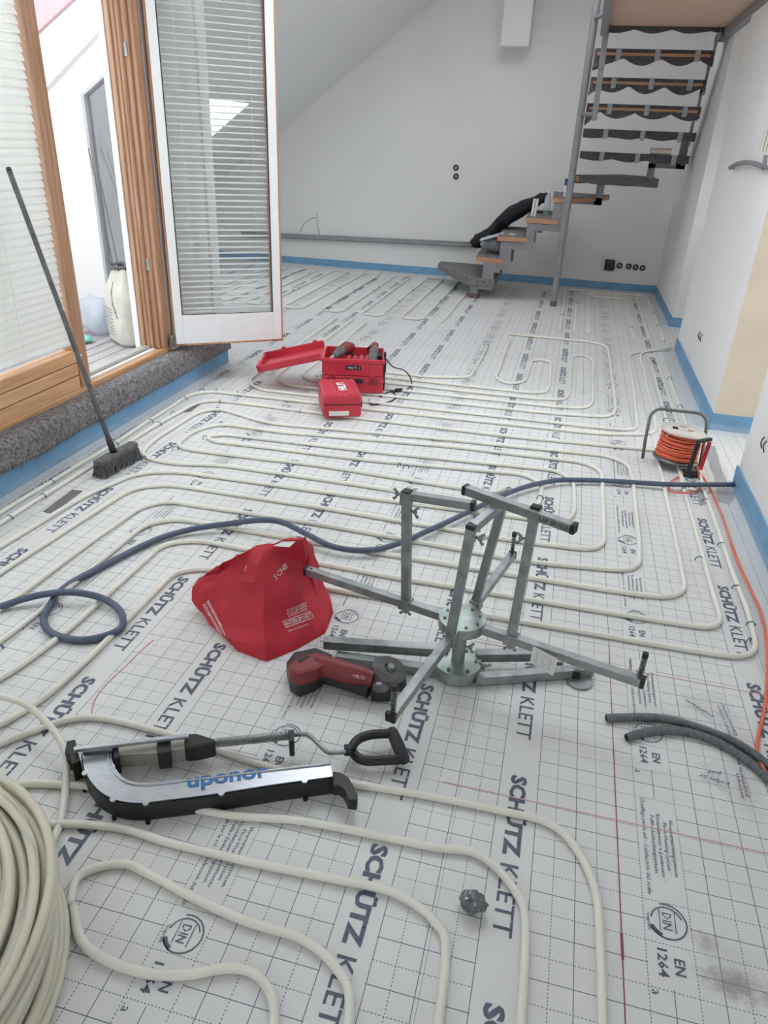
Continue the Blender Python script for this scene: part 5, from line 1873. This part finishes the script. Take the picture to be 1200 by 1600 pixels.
MB().bb(-1.367, -1.273, 7.285, 7.315, 0.0, 0.05).build('string_foot', MATS['rusty_steel'], st)
for x, z in ((-0.94, .50), (-.705, .69)):
    MB().bb(x - .03, x + .03, 7.33, 7.37, z - .045, z + .045).build('bracket', M_STEEL_D, st)
# outer string behind the winders and up the right wall
for x0, x1, z0, z1 in ((-0.42, -0.085, 0.975, 1.045), (-0.165, -0.085, 0.975, 1.20), (-0.165, 0.39, 1.175, 1.25), (0.32, 0.39, 1.175, 1.40), (0.32, 0.68, 1.36, 1.43), (0.595, 0.675, 1.36, 1.62)):
    MB().bb(x0, x1, 7.19, 7.21, z0, z1).build('outer_string', M_STAIR, st)
zs = [1.43, 1.63, 1.84, 2.045, 2.255, 2.44]
ys = [7.16, 6.98, 6.82, 6.68, 6.54, 6.40]
for i in range(5):
    MB().bar((.635, ys[i] - .05, zs[i] - .03), (.635, ys[i] - .10, zs[i + 1] - .0), .018, .085, (0, 1, 0)).build('outer_string', M_STAIR, st)
    MB().bb(.626, .644, ys[i + 1] - .14, ys[i] - .02, zs[i + 1] - .055, zs[i + 1] + .0).build('outer_string', M_STAIR, st)
# second vertical flat bar beside the pole
MB().bar((-.300, 6.18, 1.74), (-.318, 6.18, 2.75), .05, .012, (0, 1, 0)).build('hanger_bar', M_STAIR, st)
MB().cyl((-.43, 6.56, 1.80), (-.30, 6.19, 1.79), .018, 12).build('hanger_arm', M_STAIR, st, smooth=True)
MB().cyl((-.43, 6.56, 2.56), (-.31, 6.19, 2.56), .018, 12).build('hanger_arm', M_STAIR, st, smooth=True)

# things left on the stairs
jk = MB()
spine = catmull([(-1.47, 7.42, .50), (-1.34, 7.40, .53), (-1.22, 7.36, .62), (-1.10, 7.32, .76), (-.97, 7.28, .86), (-.80, 7.25, .96), (-.66, 7.2, 1.03)], 5)


def jf(i, j):
    t = i * (len(spine) - 1)
    k = min(int(t), len(spine) - 2)
    p = spine[k].lerp(spine[k + 1], t - k)
    a = j * 2 * math.pi
    w = 0.085 + 0.075 * math.sin(math.pi * min(1, i * 1.2)) - (0.02 if i > .9 else 0)
    rn = 1 + .3 * mnoise.noise(Vector((i * 6, math.cos(a), math.sin(a))))
    if i < 0.03 or i > .985:
        w *= .4
    return p + Vector((0.4 * w * math.cos(a) * rn * .6, 0.16 * math.cos(a) * rn, w * math.sin(a) * rn * .75))


jk.grid(jf, 40, 16)
tag(jk.build('jacket', M_JACKET, None, smooth=True), 'black jacket slumped over the lower stair treads', 'jacket')
tag(crumple('grey_bag', (-1.16, 6.95, .442), .15, M_GREYBAG, 2.2, (.95, 1.1, .55), .25), 'grey cloth bag lying on the second stair tread', 'bag')
o = MB().bar((-1.30, 6.80, .585), (-1.06, 6.80, .665), .16, .02).build('folded_cloth', mat('pale_cloth', (.55, .55, .60), .8), None, bevel=.006)
tag(o, 'pale folded cloth on top of the grey bag', 'cloth')
bt = empty('water_bottle', (-.645, 6.95, .862), 'clear plastic water bottle with green base on the fourth tread', 'bottle')
auto_smooth(MB().lathe([(0, 0), (.032, 0), (.034, .01), (.034, .05)], (-.645, 6.95, .862), 20).build('bottle_base', mat('green_plastic', (.18, .32, .22), .3), bt))
auto_smooth(MB().lathe([(.034, .05), (.034, .15), (.028, .18), (.012, .205), (.012, .22)], (-.645, 6.95, .862), 20).build('bottle_body', M_PBAG, bt))
auto_smooth(MB().lathe([(0.0, .24), (.014, .24), (.014, .215), (0, .215)], (-.645, 6.95, .862), 16).build('cap', M_WHITE, bt))
for i, x in enumerate((-.782, -.752)):
    tag(auto_smooth(MB().cyl((x, 6.72, .861), (x + .012, 6.72, 1.03), .013, 14).build('paper_roll', M_PAPER, None)), ('white paper roll upright on the fourth tread, left one', 'white paper roll upright on the fourth tread, right one')[i], 'roll')
mk_ = empty('marker_pen', (-.475, 6.68, 1.066), 'marker pen with blue cap standing beside the grey pole', 'pen')
auto_smooth(MB().cyl((-.475, 6.68, 1.066), (-.478, 6.68, 1.17), .013, 12).build('barrel', M_WHITE, mk_))
auto_smooth(MB().cyl((-.478, 6.68, 1.17), (-.480, 6.68, 1.235), .0145, 12).build('cap', M_CAP, mk_))
auto_smooth(tag(MB().cyl((.29, 6.93, 1.515), (.49, 6.93, 1.515), .03, 18).build('paint_roller_sleeve', mat('cream_fleece', (.72, .66, .56), .9), None), 'cream paint roller sleeve lying on an upper tread', 'roller'))
tag(MB().bb(-.99, -.93, 6.70, 6.75, .667, .675).build('metal_bit', M_PAPER, None), 'small pale scrap on the third stair tread', 'scrap')

# ------------------------------------------------------------------ wall fittings
ch = empty('metal_channel', (-2.7, 7.88, .30), 'long galvanised metal channel along the lower back wall', 'channel')
a, b = Vector((-4.6, 7.895, .325)), Vector((-1.46, 7.895, .405))
MB().bar(a, b, .012, .055, (0, 0, 1)).build('web', M_CONDUIT2, ch)
MB().bar(a + Vector((0, -.022, .027)), b + Vector((0, -.022, .027)), .04, .004).build('flange', M_CONDUIT2, ch)
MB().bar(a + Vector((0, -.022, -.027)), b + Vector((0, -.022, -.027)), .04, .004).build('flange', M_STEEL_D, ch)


def socket(x, z, label, y=Y_B, r=.034):
    s = empty('socket_box', (x, y, z), label, 'socket', 'open socket boxes in the back wall')
    m = Matrix.Rotation(R(90), 3, 'X')
    auto_smooth(MB().lathe([(r * .72, .0), (r, .0), (r, .008), (r * .72, .008)], (x, y, z), 20, m).build('ring', M_RUBBER, s))
    MB().box((x, y - .004, z), (r * 1.1, .008, r * 1.1)).build('insert', M_BEIGE, s, bevel=.002)
    for k in (0, 90, 180, 270):
        MB().box((x + r * .85 * math.cos(R(k + 45)), y - .010, z + r * .85 * math.sin(R(k + 45))), (.012, .006, .012)).build('claw', M_BLACK, s)
    return s


socket(-1.806, 1.245, 'upper of the two open sockets high on the back wall')
socket(-1.796, 1.150, 'lower of the two open sockets high on the back wall')
socket(.365, .282, 'leftmost of three open sockets near the back right corner')
socket(.445, .278, 'middle of three open sockets near the back right corner')
socket(.525, .275, 'rightmost of three open sockets near the back right corner')
socket(.26, .283, 'open socket right beside the black adapter on the back wall')
ad = empty('plug_adapter', (.14, Y_B, .28), 'black plug adapter with thin wire on the back wall', 'adapter')
MB().bb(.085, .20, Y_B - .07, Y_B, .225, .345).build('adapter_body', M_BLACK, ad, bevel=.008)
MB().tube(catmull([(.10, Y_B - .03, .33), (.0, Y_B - .02, .40), (-.05, Y_B - .015, .36), (-.04, Y_B - .015, .30), (.06, Y_B - .03, .26)], 6), .002, 5).build('thin_wire', M_BEIGE, ad, smooth=True)
wr = empty('wire_stub', (-3.55, Y_B, .55), 'thin dark wires sticking out of the back wall above the channel', 'wire')
for pts in ([(-3.55, Y_B, .58), (-3.62, Y_B - .02, .57), (-3.72, Y_B - .03, .50), (-3.77, Y_B - .03, .40)], [(-3.55, Y_B, .58), (-3.54, Y_B - .02, .50), (-3.52, Y_B - .02, .42), (-3.5, Y_B - .02, .36)], [(-3.55, Y_B, .60), (-3.55, Y_B - .03, .63)]):
    MB().tube(catmull(pts, 5), .003, 5).build('strand', M_RUBBER, wr, smooth=True)
wq = at(1094, 527, 0.668, 0)
wr = empty('wire_stub', wq, 'short dark wire ends sticking out of the white pillar', 'wire')
for dy in (-.06, .0, .05):
    MB().tube(catmull([wq + Vector((0, dy, -.02)), wq + Vector((-.012, dy - .02, .01)), wq + Vector((-.008, dy - .05, .04))], 4), .003, 5).build('strand', M_RUBBER, wr, smooth=True)
wq = at(1195, 695, 0.662, 0)
wr = empty('wire_stub', wq, 'short dark wire ends at the right photo edge', 'wire')
for dy in (-.02, .03):
    MB().tube(catmull([wq + Vector((0, dy, -.03)), wq + Vector((-.01, dy, .0)), wq + Vector((-.006, dy - .01, .03))], 4), .003, 5).build('strand', M_RUBBER, wr, smooth=True)
# curved grey bar on the pillar
hb = [at(x, y, .64, 0) for x, y in [(1141, 262), (1150, 257), (1163, 254), (1177, 255), (1188, 259), (1194, 262)]]
cv = empty('curved_bar', hb[2], 'grey curved bar on the upper part of the white pillar', 'bar')
MB().tube(catmull(hb, 5), .014, 10).build('arc', M_STAIR, cv, smooth=True)
MB().tube([hb[-1], at(1196, 244, .64, 0)], .012, 8).build('upright_pin', M_STAIR, cv, smooth=True)
MB().tube([hb[0], hb[0] + Vector((.028, 0, 0))], .010, 8).build('fixing', M_STAIR, cv, smooth=True)
MB().tube([hb[-1], hb[-1] + Vector((.028, 0, 0))], .010, 8).build('fixing', M_STAIR, cv, smooth=True)
# pale wooden battens at the pillar edge
for i, (x0, x1) in enumerate(((1187, 1191), (1192, 1196), (1197, 1201))):
    b0, b1 = at(x0, 238, 3.03, 1), at(x0 + 14, 180, 3.03, 1)
    w_ = (at(x1, 238, 3.03, 1) - b0).x
    tag(MB().bb(b0.x, b0.x + w_ * .8, 3.03, 3.049, b0.z, b0.z + .19).build('batten', M_BEIGE, None), ('leftmost', 'middle', 'rightmost')[i] + ' pale batten high on the plaster end of the pillar', 'batten')
